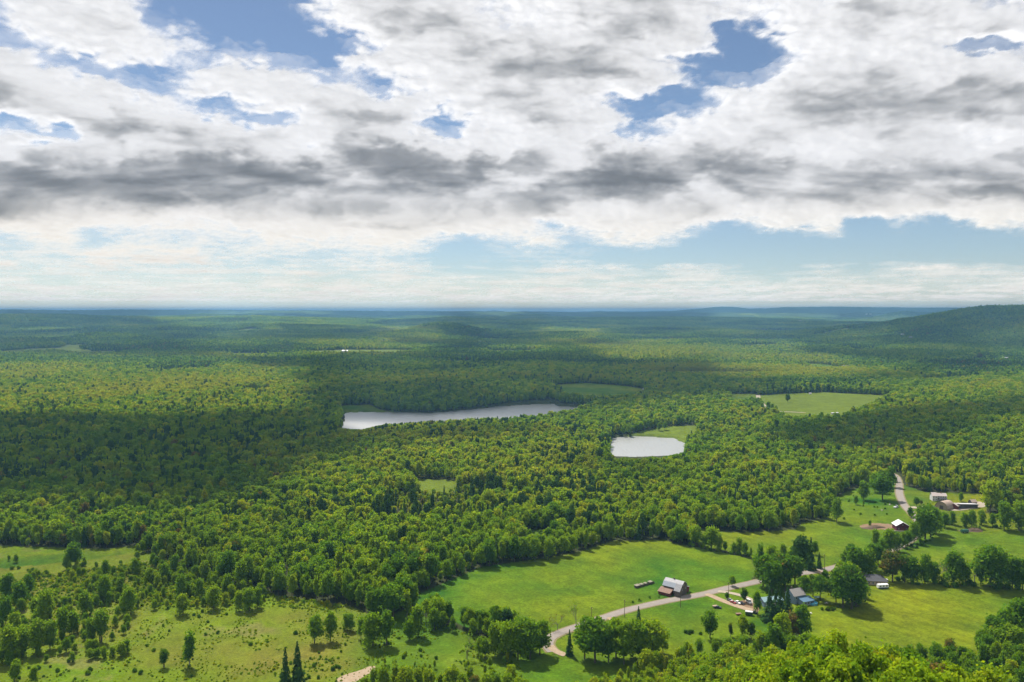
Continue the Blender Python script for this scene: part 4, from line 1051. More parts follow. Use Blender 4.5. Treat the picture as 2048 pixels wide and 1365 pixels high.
DOOR_AND_SHADE = mat('door_and_shade_paint', (.06,.05,.05), .7, .3, (3, (.09,.07,.06), .2))
CONCRETE = mat('old_concrete', (.34,.32,.27), .9, .2, (1.5, (.24,.225,.19), .25))
CREOSOTE = mat('pole_wood', (.10,.075,.055), .9, .1, (4, (.15,.12,.09), .2))
RUBBER = mat('tyre_rubber', (.015,.015,.016), .85, .2, (8, (.025,.025,.025), .2))
def paint(name, c): return mat(name, c, .32, .5, (4, tuple(min(1, q * 1.12 + .004) for q in c), .3))
C_WHITE, C_RED, C_BLACK, C_SILVER, C_BLUE, C_GREEN = (paint('white_car_paint', (.7,.7,.7)), paint('red_car_paint', (.22,.03,.03)), paint('black_car_paint', (.012,.013,.016)), paint('silver_car_paint', (.42,.43,.45)), paint('blue_car_paint', (.05,.10,.2)), paint('green_paint', (.02,.09,.06)))

def yaw_px(u0, v0, u1, v1):
    a = g1(u0, v0); b = g1(u1, v1); return math.atan2(b.y - a.y, b.x - a.x)

def wins(root, spots, side, depth, w=1.0, h=1.3, m=GLASS, name='window'):
    """windows set 3 cm proud of a wall; side gives the wall's axis and sign"""
    for a, z in spots:
        q = MB(); f = MB(); t = .03
        ax, s = side
        def bx(B, lo, hi, z0, z1, d0, d1):
            c0, c1 = sorted((s * d0, s * d1))
            if ax == 'y': B.box(lo, hi, c0, c1, z0, z1)
            else: B.box(c0, c1, lo, hi, z0, z1)
        bx(q, a - w / 2, a + w / 2, z, z + h, depth - .02, depth + t)
        o = q.build(name, m, root)
        if name == 'window' and w < 3:
            for lo, hi, z0, z1 in ((a - w/2 - .12, a - w/2, z - .12, z + h + .12), (a + w/2, a + w/2 + .12, z - .12, z + h + .12), (a - w/2, a + w/2, z - .12, z), (a - w/2, a + w/2, z + h, z + h + .12)):
                bx(f, lo, hi, z0, z1, depth - .02, depth + .06)
            f.build('frame', WHITE, o)

def gable(root, L, W, h, rise, wm, rm, z0=0.0, over=.45, x0=0.0, y0=0.0, axis='x', hip=0.0):
    """walls with gable ends and a two sided roof with overhang"""
    w = MB(); 
    pr = [(y0 - W/2, z0 - .8), (y0 + W/2, z0 - .8), (y0 + W/2, z0 + h), (y0, z0 + h + rise * (1 if not hip else 0) + .0), (y0 - W/2, z0 + h)] if not hip else [(y0 - W/2, z0 - .8), (y0 + W/2, z0 - .8), (y0 + W/2, z0 + h), (y0 - W/2, z0 + h)]
    w.prism(pr, x0 - L/2, x0 + L/2)
    wo = w.build('wall', wm, root)
    r = MB(); sl = rise / (W / 2); e = over; X0, X1 = x0 - L/2 - e, x0 + L/2 + e; t = .18; lift = .04 + t
    zr = z0 + h + rise + lift; ze = z0 + h - sl * e + lift
    for s in (-1, 1):
        r.slab([(X0 + hip, y0, zr), (X0, y0 + s * (W/2 + e), ze), (X1, y0 + s * (W/2 + e), ze), (X1 - hip, y0, zr)], t)
    if hip:
        for X, s in ((X0, 1), (X1, -1)):
            r.slab([(X + s * hip, y0, zr), (X, y0 - W/2 - e, ze), (X, y0 + W/2 + e, ze)], t)
    ro = r.build('roof', rm, root)
    return wo, ro

# --- weathered gambrel barn beside the road
p = g1(1350, 1186); root = thing('barn', p, R(-40), 'weathered old barn with pale gambrel roof and rusty lean-to beside the road', 'barn'); root.scale = (.86, .86, .86)
w = MB().prism([(-4.8,-1),(4.8,-1),(4.8,6),(3,8.5),(0,10.3),(-3,8.5),(-4.8,6)], -7.5, 7.5); w.build('wall', OLDWOOD, root)
def strip(mb, a, b, x0, x1, t=.18, lift=.12):
    (y0, z0), (y1, z1) = a, b
    mb.slab([(x0, y0, z0 + lift), (x1, y0, z0 + lift), (x1, y1, z1 + lift), (x0, y1, z1 + lift)], t)
r_ = MB(); strip(r_, (0,10.4),(-3.1,8.6),-8,8); strip(r_, (0,10.4),(3.1,8.6),-8,8); strip(r_, (3.1,8.6),(5.3,5.6),-8,8); strip(r_, (-3.1,8.6),(-7.4,4.2),2.6,8)
rf = r_.build('roof', TIN, root)
l_ = MB(); strip(l_, (-3.1,8.6),(-5.4,5.6),-8,2.6); l_.build('lower_roof', TINBLUE, root)
wl = MB().prism([(-7.1,-1),(-4.8,-1),(-4.8,6.4),(-7.1,4.2)], 2.8, 7.5); wl.build('side_wall', OLDWOOD, root)
MB().prism([(-10.4,-1),(-4.85,-1),(-4.85,4.3),(-10.4,2.3)], -8.6, 1.0).build('lean_to_wall', REDBOARD, root)
q = MB(); strip(q, (-4.85,4.5),(-11.0,2.3),-9.2,1.5); q.build('lean_to_roof', RUST, root)
MB().prism([(4.85,-1),(10.2,-1),(10.2,3.4),(4.85,5.0)], -1.5, 6.6).build('shed_wall', REDBOARD, root)
q = MB(); strip(q, (4.85,5.2),(10.9,3.5),-2,7.1); q.build('shed_roof', TIN, root)
MB().box(-1.0,-.3,-.35,.35,10.2,11.6).build('vent', OLDWOOD, rf)
wins(root, [(0, .2)], ('x', 1), 7.5, 3.2, 3.6, DOOR_AND_SHADE, 'door'); wins(root, [(-2.6, 4.2), (2.6, 4.2), (0, 7.2)], ('x', 1), 7.5, .9, 1.1)
# --- long low feed bunk left of the barn
p = g1(1290, 1171); root = thing('feed_bunk', p, yaw_px(1267, 1178, 1312, 1165), 'long low weathered feed bunk with pale boards left of the old barn', 'feed bunk')
for k in range(6): MB().box(-9 + k * 3.3, -8.7 + k * 3.3, -.9, -.6, -.4, 1.5).box(-9 + k * 3.3, -8.7 + k * 3.3, .6, .9, -.4, 1.5).build('post', OLDWOOD, root)
MB().box(-9.2, 8.2, -.98, -.92, .3, 1.1).box(-9.2, 8.2, .92, .98, .3, 1.1).box(-9.2, 8.2, -.9, .9, .2, .28).build('trough', OLDWOOD, root)
q = MB(); q.slab([(-9.5,-1.3,1.65),(-5.5,-1.3,1.65),(-5.5,1.3,2.0),(-9.5,1.3,2.0)], .1); q.slab([(-4.6,-1.2,1.62),(-2.2,-1.2,1.62),(-2.2,1.1,1.9),(-4.6,1.1,1.9)], .1); q.slab([(-.9,-1.2,1.62),(1.2,-1.2,1.6),(1.2,1.1,1.8),(-.9,1.1,1.8)], .1); q.slab([(3.2,-1.2,1.62),(6.4,-1.2,1.62),(6.4,1.1,1.9),(3.2,1.1,1.9)], .1); q.build('roof_board', mat('grey_boards', (.24,.225,.18), .9, .1, (1.5, (.15,.14,.11), .25)), root)
# --- blue house
p = g1(1590, 1203); root = thing('blue_house', p, R(24), 'light blue house with grey shingle roof and blue porch roof behind spruces', 'house')
gable(root, 9, 8, 5.2, 3.0, PALEBLUE, SHINGLE)
q = MB(); q.prism([(-9,-.8),(-4.05,-.8),(-4.05,3.2),(-9,2.6)], -1.5, 7); q.build('porch_wall', PALEBLUE, root)
q = MB(); strip(q, (-4.06,4.0),(-9.6,2.75),-2.0,7.5); q.build('porch_roof', BLUEROOF, root)
wins(root, [(-2.6, 3.1)], ('y', -1), 4.0); wins(root, [(.2, .9), (2.6, .9), (4.8, .9)], ('y', -1), 9.0); wins(root, [(-1.8, .9), (1.8, .9), (-1.6, 3.4), (1.6, 3.4)], ('x', 1), 4.5)
MB().box(-2.4, -1.6, .6, 1.4, 7.0, 9.4).build('chimney', OLDWOOD, root); wins(root, [(6.1, 0)], ('y', -1), 9.0, 1.0, 2.1, DOOR_AND_SHADE, 'door')
p = g1(1541, 1210); root = thing('garage', p, R(14), 'long pale blue garage with cyan metal roof half hidden by spruces', 'garage')
gable(root, 13, 7, 3.6, 1.6, PALEBLUE, CYANROOF); wins(root, [(-4, 0), (0, 0)], ('y', -1), 3.5, 2.8, 2.5, WHITE, 'door'); wins(root, [(4, 1)], ('y', -1), 3.5)
p = g1(1611, 1208); root = thing('garden_shed', p, R(10), 'small pink walled shed with pale roof beside the round pool', 'shed')
gable(root, 4.6, 3.4, 2.2, 1.0, MAROON, PINKSHINGLE); wins(root, [(0, 0)], ('y', -1), 1.7, 1.2, 1.9, DOOR_AND_SHADE, 'door')
p = g1(1626, 1209); root = thing('swimming_pool', p, 0, 'round blue above-ground swimming pool on the lawn', 'pool')
q = MB(); n = 28; ring = [(2.7 * math.cos(6.2832 * k / n), 2.7 * math.sin(6.2832 * k / n)) for k in range(n)]; rin = [(a * .96, b_ * .96) for a, b_ in ring]
q.add([(a, b_, -.4) for a, b_ in ring] + [(a, b_, 1.3) for a, b_ in ring] + [(a, b_, 1.3) for a, b_ in rin] + [(a, b_, .9) for a, b_ in rin],
      [(k + o, (k + 1) % n + o, (k + 1) % n + n + o, k + n + o) for o in (0, n, 2 * n) for k in range(n)]); q.build('pool_wall', mat('pool_liner', (.07,.28,.42), .4, .5, (1, (.1,.34,.5), .2)), root)
MB().add([(a, b_, 1.12) for a, b_ in rin], [tuple(range(n))]).build('pool_water', mat('pool_water', (.08,.42,.62), .08, .6, (1.2, (.12,.5,.68), .2)), root)
m_ = MB()
for s in (-.25, .25): m_.tube((s, -2.95, -.3), (s, -2.72, 1.7), .04, .04)
for k in range(4): m_.tube((-.25, -2.93 + k * .05, .2 + k * .4), (.25, -2.93 + k * .05, .2 + k * .4), .03, .03)
m_.build('ladder', WHITE, root)
p = g1(1633, 1201); root = thing('swing_set', p, R(15), 'blue A-frame swing set behind the round pool', 'swing set')
m_ = MB()
for s in (-1.6, 1.6): m_.tube((s, -1.1, -.3), (s, 0, 2.5), .06, .06); m_.tube((s, 1.1, -.3), (s, 0, 2.5), .06, .06)
m_.tube((-1.8, 0, 2.5), (1.8, 0, 2.5), .06, .06); m_.build('frame', C_BLUE, root)
for s in (-.8, .7): MB().tube((s - .2, 0, 2.45), (s - .2, 0, .6), .02, .02).tube((s + .2, 0, 2.45), (s + .2, 0, .6), .02, .02).box(s - .25, s + .25, -.12, .12, .52, .58).build('swing', C_BLUE, root)
MB().slab([(-1.9,-.95,1.9),(1.9,-.95,1.9),(1.9,0,2.75),(-1.9,0,2.75)], .06).build('awning', CYANROOF, root)
def table(name, u, v, yaw, label, cat):
    root = thing(name, g1(u, v), yaw, label, cat)
    MB().box(-1.1, 1.1, -.4, .4, .72, .78).build('table_top', WHITE, root)
    for s in (-1, 1): MB().box(-1.1, 1.1, s * .8 - .14, s * .8 + .14, .42, .47).build('bench', WHITE, root); MB().box(s * .8 - .05, s * .8 + .05, -.9, .9, .3, .38).box(s * .8 - .05, s * .8 + .05, -.35, -.25, -.2, .72).box(s * .8 - .05, s * .8 + .05, .25, .35, -.2, .72).build('leg', TAN, root)
table('picnic_table', 1620, 1228, .4, 'white picnic table on the lawn below the pool', 'table')
table('garden_table', 1653, 1208, 1.2, 'small white garden table right of the round pool', 'table')
# --- dark roofed house
p = g1(1749, 1166); root = thing('bungalow', p, R(-8), 'low house with dark grey hipped roof right of the big trees', 'house')
gable(root, 14, 10, 2.9, 2.8, TAN, DARKSHINGLE, hip=4.2); wins(root, [(-5, .8), (-2.4, .8), (2.2, .8), (5, .8)], ('y', -1), 5.0); wins(root, [(0, 0)], ('y', -1), 5.0, 1.0, 2.1, DOOR_AND_SHADE, 'door'); wins(root, [(-2, .8), (2, .8)], ('x', 1), 7.0)
p = g1(1765, 1177); root = thing('camper', p, R(8), 'white camper trailer with dark windows parked by the dark roofed house', 'camper')
MB().prism([(-1.2,.5),(1.2,.5),(1.2,2.7),(.9,2.95),(-.9,2.95),(-1.2,2.7)], -3.6, 3.6).build('body', C_WHITE, root)
wins(root, [(-2.2, 1.5), (0, 1.5), (2.3, 1.5)], ('y', -1), 1.2, 1.1, .7); MB().box(-3.7, 3.7, -1.24, -1.2, .5, .95).build('stripe', C_BLUE, root)
for s in (-1, 1): MB().tube((-.4, s * 1.0, .35), (-.4, s * 1.25, .35), .36, .36, 12).build('wheel', RUBBER, root)
MB().box(3.6, 5.0, -.08, .08, .5, .62).build('hitch', C_BLACK, root)
# --- red barn with white roof
p = g1(1801, 1059); root = thing('red_barn', p, R(84), 'dark red barn with white roof beside the lane', 'barn'); root.scale = (.8, .8, .8)
gable(root, 12, 12.5, 5.2, 3.6, MAROON, WHITEROOF, over=.8); wins(root, [(0, 0)], ('x', -1), 6.0, 3.4, 3.6, REDBOARD, 'door'); wins(root, [(-3.8, 1.6), (3.8, 1.6), (0, 5.6)], ('x', -1), 6.0, .9, 1.0)
p = g1(1803, 1065); root = thing('barnyard_wall', p, R(-6), 'low pale concrete barnyard wall in front of the red barn', 'wall')
MB().box(-7.5, 7.5, -.2, .2, -.5, 1.3).box(-7.5, -7.1, .2, 4.5, -.5, 1.3).box(7.1, 7.5, .2, 4.5, -.5, 1.3).build('wall_panel', CONCRETE, root)
MB().box(-7.0, 7.0, .3, 5, -.4, .12).build('apron', PALE, root)
# --- white farmhouse and its sheds
p = g1(1876, 1000); root = thing('farmhouse', p, R(-8), 'two storey white farmhouse with dark windows at the wood edge', 'house')
root.scale = (.78, .78, .78); gable(root, 11, 8, 5.6, 2.6, WHITE, PINKSHINGLE, x0=3); 
w = MB().prism([(-5.2,-.8),(4.2,-.8),(4.2,5.8),(-.5,8.9),(-5.2,5.8)], -8.0, -2.55); w.build('wing_wall', WHITE, root)
q = MB(); strip(q, (-.5,9.0),(-5.8,5.5),-8.5,-2.2); strip(q, (-.5,9.0),(4.8,5.5),-8.5,-2.2); q.build('wing_roof', PINKSHINGLE, root)
MB().slab([(-2.4,-7.0,2.7),(8.4,-7.0,2.7),(8.4,-4.05,3.4),(-2.4,-4.05,3.4)], .15).build('porch_roof', DARKSHINGLE, root)
for k in range(5): MB().box(-2.0 + 2.5 * k, -1.85 + 2.5 * k, -6.85, -6.7, -.5, 2.6).build('porch_post', WHITE, root)
wins(root, [(-.6, 3.8), (2, 3.8), (4.6, 3.8), (7.2, 3.8), (-.6, .8), (2, .8), (7.2, .8)], ('y', -1), 4.0); wins(root, [(-6.7, .8), (-4, .8), (-6.7, 3.6), (-4, 3.6)], ('y', -1), 5.2); wins(root, [(4.6, 0)], ('y', -1), 4.0, 1.0, 2.1, DOOR_AND_SHADE, 'door')
MB().box(2.6, 3.4, -.4, .4, 7.6, 9.6).build('chimney', REDBOARD, root)
p = g1(1890, 1017); root = thing('domed_shed', p, R(30), 'domed brown roofed shed in front of the white farmhouse', 'shed')
pr = [(-6, -.6), (6, -.6)] + [(6 * math.cos(t), 6.6 * math.sin(t)) for t in np.linspace(.18, math.pi - .18, 11)]
MB().prism(pr, -5.5, 5.5).build('wall', TAN, root)
pr2 = [(6.25 * math.cos(t), 6.9 * math.sin(t)) for t in np.linspace(.18, math.pi - .18, 13)]; q = MB()
for a, b_ in zip(pr2[:-1], pr2[1:]): strip(q, a, b_, -5.9, 5.9, .14, .02)
q.build('roof', BROWNROOF, root); wins(root, [(0, 0)], ('x', -1), 5.5, 3.4, 3.2, DOOR_AND_SHADE, 'door')
p = g1(1912, 1017); root = thing('machine_shed', p, R(35), 'small dark red shed with pale roof right of the domed shed', 'shed')
gable(root, 7, 6, 3, 1.6, REDBOARD, PINKSHINGLE); wins(root, [(0, 0)], ('y', -1), 3.0, 2.6, 2.4, DOOR_AND_SHADE, 'door')
p = g1(1931, 1015); root = thing('long_shed', p, R(-4), 'long low shed with white roof and shade painted dark along its front', 'shed')
MB().prism([(-3.5,-.8),(3.5,-.8),(3.5,2.6),(-3.5,3.6)], -9, 9).build('wall', OLDWOOD, root); q = MB(); strip(q, (-4.2,3.8),(4.2,2.7),-9.4,9.4); q.build('roof', WHITEROOF, root)
wins(root, [(-6, .2), (-2, .2), (2, .2), (6, .2)], ('y', -1), 3.5, 3.2, 2.5, DOOR_AND_SHADE, 'shade_panel')  # dark panels stand for the shade along the front
p = g1(1945, 1010); root = thing('tool_shed', p, R(12), 'small dark brown shed beside the white gravel lot', 'shed')
gable(root, 5, 5, 3, 1.8, OLDWOOD, BROWNROOF); wins(root, [(0, 0)], ('y', -1), 2.5, 1.6, 2.2, DOOR_AND_SHADE, 'door')
def mound(name, u, v, sx_, sy_, h, m, label, cat, sd):
    g = np.random.default_rng(sd); n = 22; k = 9; p = g1(u, v); V = []; F = []
    for i in range(k + 1):
        t = i / k
        for j in range(n):
            a = 6.2832 * j / n; rr = t * (1 + .18 * math.sin(3 * a + sd) + .08 * g.normal()); V.append((sx_ * rr * math.cos(a), sy_ * rr * math.sin(a), h * (math.cos(t * math.pi) * .5 + .5) * (1 + .12 * g.normal()) - .25))
    for i in range(k):
        for j in range(n): F.append((i * n + j, i * n + (j + 1) % n, (i + 1) * n + (j + 1) % n, (i + 1) * n + j))
    o = MB().add(V, [f[::-1] for f in F]).build(name, m); o.location = p
    for q_ in o.data.polygons: q_.use_smooth = True
    tag(o, label, cat)
DUNG = mat('dark_soil_heap', (.07,.05,.035), .95, .1, (.8, (.11,.08,.055), .25))
mound('manure_heap', 1752, 1055, 12, 6, 1.8, DUNG, 'dark brown heap in the barnyard left of the red barn', 'heap', 3)
mound('earth_bank', 1949, 1062, 11, 5, 2.4, DUNG, 'dark bare earth bank behind the green wagon', 'earth bank', 5)
for (u, v, sd, lab) in ((1764, 1021, 7, 'pale boulder in the rough field left of the lane'), (1780, 1010, 8, 'white boulder highest in the rough field'), (1770, 1062, 9, 'white boulder below the brown heap')):
    mound('boulder', u, v, 1.5, 1.1, 1.2, CONCRETE, lab, 'boulder', sd)

# --- vehicles
def vehicle(name, u, v, yaw, L, Wd, hb, hc, m, label, cat, cab=(-.25, .22), glass=True, group=None):
    root = thing(name, g1(u, v), yaw, label, cat, group); w = Wd / 2
    body = MB()
    pr = [(-L/2, .35), (L/2, .35), (L/2, hb * .82), (L/2 - .25, hb), (-L/2 + .12, hb), (-L/2, hb * .9)]
    body.add([(a, -w, b_) for a, b_ in pr] + [(a, w, b_) for a, b_ in pr], [tuple(range(5, -1, -1)), tuple(range(6, 12))] + [(i, (i + 1) % 6, (i + 1) % 6 + 6, i + 6) for i in range(6)])
    c0, c1 = cab[0] * L, cab[1] * L; k = .86
    body.add([(c0 + .35, -w * k, hc), (c1 - .55, -w * k, hc), (c1 - .55, w * k, hc), (c0 + .35, w * k, hc), (c0 + .35, -w * k, hc - .07), (c1 - .55, -w * k, hc - .07), (c1 - .55, w * k, hc - .07), (c0 + .35, w * k, hc - .07)], [(0,1,2,3),(7,6,5,4),(0,4,5,1),(1,5,6,2),(2,6,7,3),(3,7,4,0)])
    bo = body.build('body', m, root)
    gl = MB(); gl.add([(c0, -w * .96, hb), (c1, -w * .96, hb), (c1, w * .96, hb), (c0, w * .96, hb), (c0 + .34, -w * (k - .01), hc - .072), (c1 - .54, -w * (k - .01), hc - .072), (c1 - .54, w * (k - .01), hc - .072), (c0 + .34, w * (k - .01), hc - .072)], [(0,1,5,4),(1,2,6,5),(2,3,7,6),(3,0,4,7)]); gl.build('window', GLASS, root)
    for a in (-.3, .3):
        for s in (-1, 1): MB().tube((a * L, s * (w - .18), .33), (a * L, s * (w + .02), .33), .34, .34, 12).build('wheel', RUBBER, root)
    for s in (-1, 1): MB().box(L/2 - .02, L/2 + .03, s * w * .72 - .16, s * w * .72 + .16, hb * .62, hb * .78).build('headlight', C_WHITE, root)
    return root
PK = 'cars parked along the gravel driveway'
ya = R(-62)
vehicle('car', 1460, 1202, ya, 4.5, 1.8, .95, 1.5, C_SILVER, 'silver car parked first in the row, nearest the road', 'car', group=PK)
vehicle('car', 1466, 1207, ya, 4.4, 1.8, .95, 1.5, C_RED, 'dark red car parked second in the row by the driveway', 'car', group=PK)
vehicle('car', 1475, 1207.5, ya, 4.7, 1.9, 1.05, 1.7, C_WHITE, 'white car parked third in the row by the driveway', 'car', group=PK)
vehicle('car', 1482.5, 1208.5, ya, 4.6, 1.85, 1.0, 1.6, C_BLACK, 'black car parked last in the row under the small dark tree', 'car', group=PK)
vehicle('van', 1497.5, 1206, R(-80), 5.0, 2.0, 1.2, 2.1, C_WHITE, 'white van standing alone on the earth yard', 'van', (-.46, .34))
vehicle('car', 1435.5, 1217, R(-15), 4.5, 1.8, .95, 1.5, C_BLACK, 'black car on the grass beside the beige cart', 'car')
vehicle('pickup', 1507, 1227, R(-30), 5.2, 1.9, 1.05, 1.75, C_BLACK, 'black pickup parked behind the pale topped trailer', 'pickup', (-.05, .25))
def cart(name, u, v, yaw, L, W_, z0, z1, m, mt, label, cat):
    root = thing(name, g1(u, v), yaw, label, cat)
    MB().box(-L/2, L/2, -W_/2, W_/2, z0, z1).build('box', m, root); q = MB(); q.slab([(-L/2-.1,-W_/2-.1,z1+.16),(L/2+.1,-W_/2-.1,z1+.16),(L/2+.1,W_/2+.1,z1+.22),(-L/2-.1,W_/2+.1,z1+.22)], .12); q.build('lid', mt, root)
    for s in (-1, 1): MB().tube((0, s * (W_/2), .34), (0, s * (W_/2 + .2), .34), .34, .34, 12).build('wheel', RUBBER, root)
    MB().box(L/2, L/2 + 1.2, -.06, .06, .42, .52).build('hitch', C_BLACK, root)
cart('cart', 1430, 1215.5, R(20), 3.0, 1.6, .5, 1.1, TAN, TAN, 'beige two wheeled cart on the grass left of a black car', 'cart')
cart('box_trailer', 1498, 1231, R(-20), 4.2, 2.2, .5, 2.3, paint('dark_green_panel', (.02,.045,.03)), WHITEROOF, 'dark box trailer with pale top at the end of the driveway', 'trailer')
cart('garden_trailer', 1477, 1230.5, R(10), 3.2, 1.5, .45, .9, C_RED, RUST, 'rusty red garden trailer on the grass below the driveway', 'trailer')
vehicle('car', 1770, 1162, R(20), 4.6, 1.85, .95, 1.5, C_WHITE, 'white car beside the dark roofed house', 'car')
vehicle('car', 1736, 1165, R(60), 4.4, 1.8, .95, 1.5, C_SILVER, 'bright silver car glinting left of the dark roofed house', 'car')
vehicle('car', 1873, 1014.5, R(15), 4.6, 1.85, 1.0, 1.6, C_WHITE, 'white car on the pale farmhouse driveway', 'car')
vehicle('car', 1877, 1016, R(-20), 4.5, 1.85, .95, 1.55, C_BLACK, 'black car in front of the domed shed', 'car')
vehicle('truck', 1792, 1016, R(35), 6.0, 2.2, 1.2, 2.2, C_SILVER, 'grey truck parked left of the lane above the red barn', 'truck', (.05, .38))
p = g1(1929, 1066); root = thing('farm_wagon', p, R(8), 'dark green farm wagon at the edge of the right field', 'wagon')
MB().box(-3, 3, -1.2, 1.2, .8, 1.0).build('deck', OLDWOOD, root)
q = MB(); q.box(-3, 3, -1.2, -1.1, 1.0, 2.2); q.box(-3, 3, 1.1, 1.2, 1.0, 2.2); q.box(-3, -2.9, -1.1, 1.1, 1.0, 2.2); q.build('side', C_GREEN, root); MB().prism([(-1.25,2.2),(1.25,2.2),(.8,2.8),(-.8,2.8)], -2.2, 3.05).build('cover', C_GREEN, root)
for a in (-2, 2):
    for s in (-1, 1): MB().tube((a, s * 1.0, .5), (a, s * 1.25, .5), .5, .5, 12).build('wheel', RUBBER, root)
# --- utility poles and the mailbox by the driveway
for u, v, lab in ((1183, 1251, 'slim wooden utility pole nearest the road bend'), (1249, 1235, 'wooden utility pole beside the small dark spruce below the road'), (1361, 1216, 'wooden utility pole across the road from the old barn'), (1457, 1199, 'tall wooden utility pole by the parked silver car'), (1649, 1139, 'wooden utility pole where the dirt farm track begins')):
    root = thing('utility_pole', g1(u, v), yaw_px(1361, 1216, 1457, 1199) + R(90), lab, 'utility pole', 'utility poles along the country road')
    MB().tube((0, 0, -1), (0, 0, 11), .19, .12, 8).build('pole', CREOSOTE, root); MB().box(-1.2, 1.2, -.06, .06, 10.0, 10.16).build('crossarm', CREOSOTE, root)
    for a in (-1, 0, 1): MB().tube((a, 0, 10.16 if a else 11), (a, 0, 10.45 if a else 11.2), .06, .04, 6).build('insulator', WHITE, root)
# --- far buildings
def far_house(name, u, v, wpx, yaw, wm, rm, label, dep=.6, hh_=.33, rs=.22, cat='house', grp=None):
    p = g1(u, v); d = math.hypot(p.x, p.y, p.z - CAMZ); L = wpx * d / FOC; W_ = max(3.5 if d < 2500 else 6, min(L * dep, 16)); h = max(2.4 if d < 2500 else 3.2, min(L * hh_, 8)) ; L = max(L, 4.5 if d < 2500 else 8)
    root = thing(name, p, yaw, label, cat, grp); gable(root, L, W_, h, W_ * rs, wm, rm, over=.5)
    wins(root, [(-L * .3, h * .3), (0, h * .3), (L * .3, h * .3)], ('y', -1), W_ / 2, min(1.6, L * .12), h * .35)
    return root
def lift(o, dz): o.location.z += dz
fh = [
 ('warehouse', 68, 631, 10, 0, WHITE, WHITEROOF, 'long white building alone on the far left hills', 9, 'warehouse'),
 ('far_barn', 690, 708, 11, .1, WHITE, WHITEROOF, 'long white barn in the sunlit strip beyond the lake', 5, 'barn'),
 ('far_barn', 1290, 780, 9, .9, WHITE, TIN, 'white barn at the right end of the green field behind the lake', 0, 'barn'),
 ('far_barn', 2010, 724, 9, 0, WHITE, WHITEROOF, 'bright white barn at the far right below the ridge', 8, 'barn'),
 ('far_house', 1691, 738, 12, .05, TAN, DARKSHINGLE, 'dark roofed long house at the right of a far clearing', 2, 'house'),
 ('far_house', 1717, 739, 5, 0, WHITE, WHITEROOF, 'small white house in the middle of three far houses', 3, 'house'),
 ('far_house', 1729, 740, 7, .1, WHITE, WHITEROOF, 'low white house farthest right in the far clearing', 3, 'house'),
 ('far_house', 440, 718, 6, 0, WHITE, WHITEROOF, 'small white house among the woods on the left', 9, 'house'),
 ('far_house', 696, 758, 9, .1, WHITE, TIN, 'white roofed house half hidden in woods above the lake', 10, 'house'),
 ('far_house', 960, 689, 6, 0, WHITE, TIN, 'tiny pale house alone in the dark central woods', 11, 'house'),
 ('far_house', 876, 705, 4, 0, WHITE, WHITEROOF, 'tiny white house right of the long white barn', 8, 'house'),
 ('far_house', 1547, 731, 4, 0, WHITE, TIN, 'tiny pale house at the left end of the far clearing', 4, 'house'),
 ('far_house', 1573, 730, 4, .2, PALEBLUE, TIN, 'tiny bluish house second in the far clearing', 4, 'house'),
 ('far_house', 1600, 646, 5, 0, WHITE, WHITEROOF, 'tiny white farm before the blue mountain', 12, 'house'),
 ('far_house', 1733, 631, 3, 0, WHITE, WHITEROOF, 'left one of two tiny white silhouettes below the skyline', 14, 'house'),
 ('far_house', 1741, 631, 3, 0, WHITE, WHITEROOF, 'right one of two tiny white silhouettes below the skyline', 14, 'house'),
 ('far_house', 1805, 674, 5, 0, WHITE, TIN, 'left pale house on the flank of the long ridge', 10, 'house'),
 ('far_house', 1822, 681, 7, 0, TAN, TIN, 'right pale house on the flank of the long ridge', 10, 'house'),
 ('field_shed', 1620, 789, 4, .1, WHITE, WHITEROOF, 'small white shed at the top of the far bright pasture', 0, 'shed'),
 ('field_shed', 1665, 829, 4, .1, WHITE, WHITEROOF, 'left white shed at the lower edge of the far pasture', 0, 'shed'),
 ('field_shed', 1673, 828.5, 5, .1, WHITE, WHITEROOF, 'right white shed at the lower edge of the far pasture', 0, 'shed'),
]
for nm, u, v, w_, yw, wm, rm, lab, dz, ct in fh:
    o = far_house(nm, u, v, w_, yw, wm, rm, lab, cat=ct); lift(o, dz)
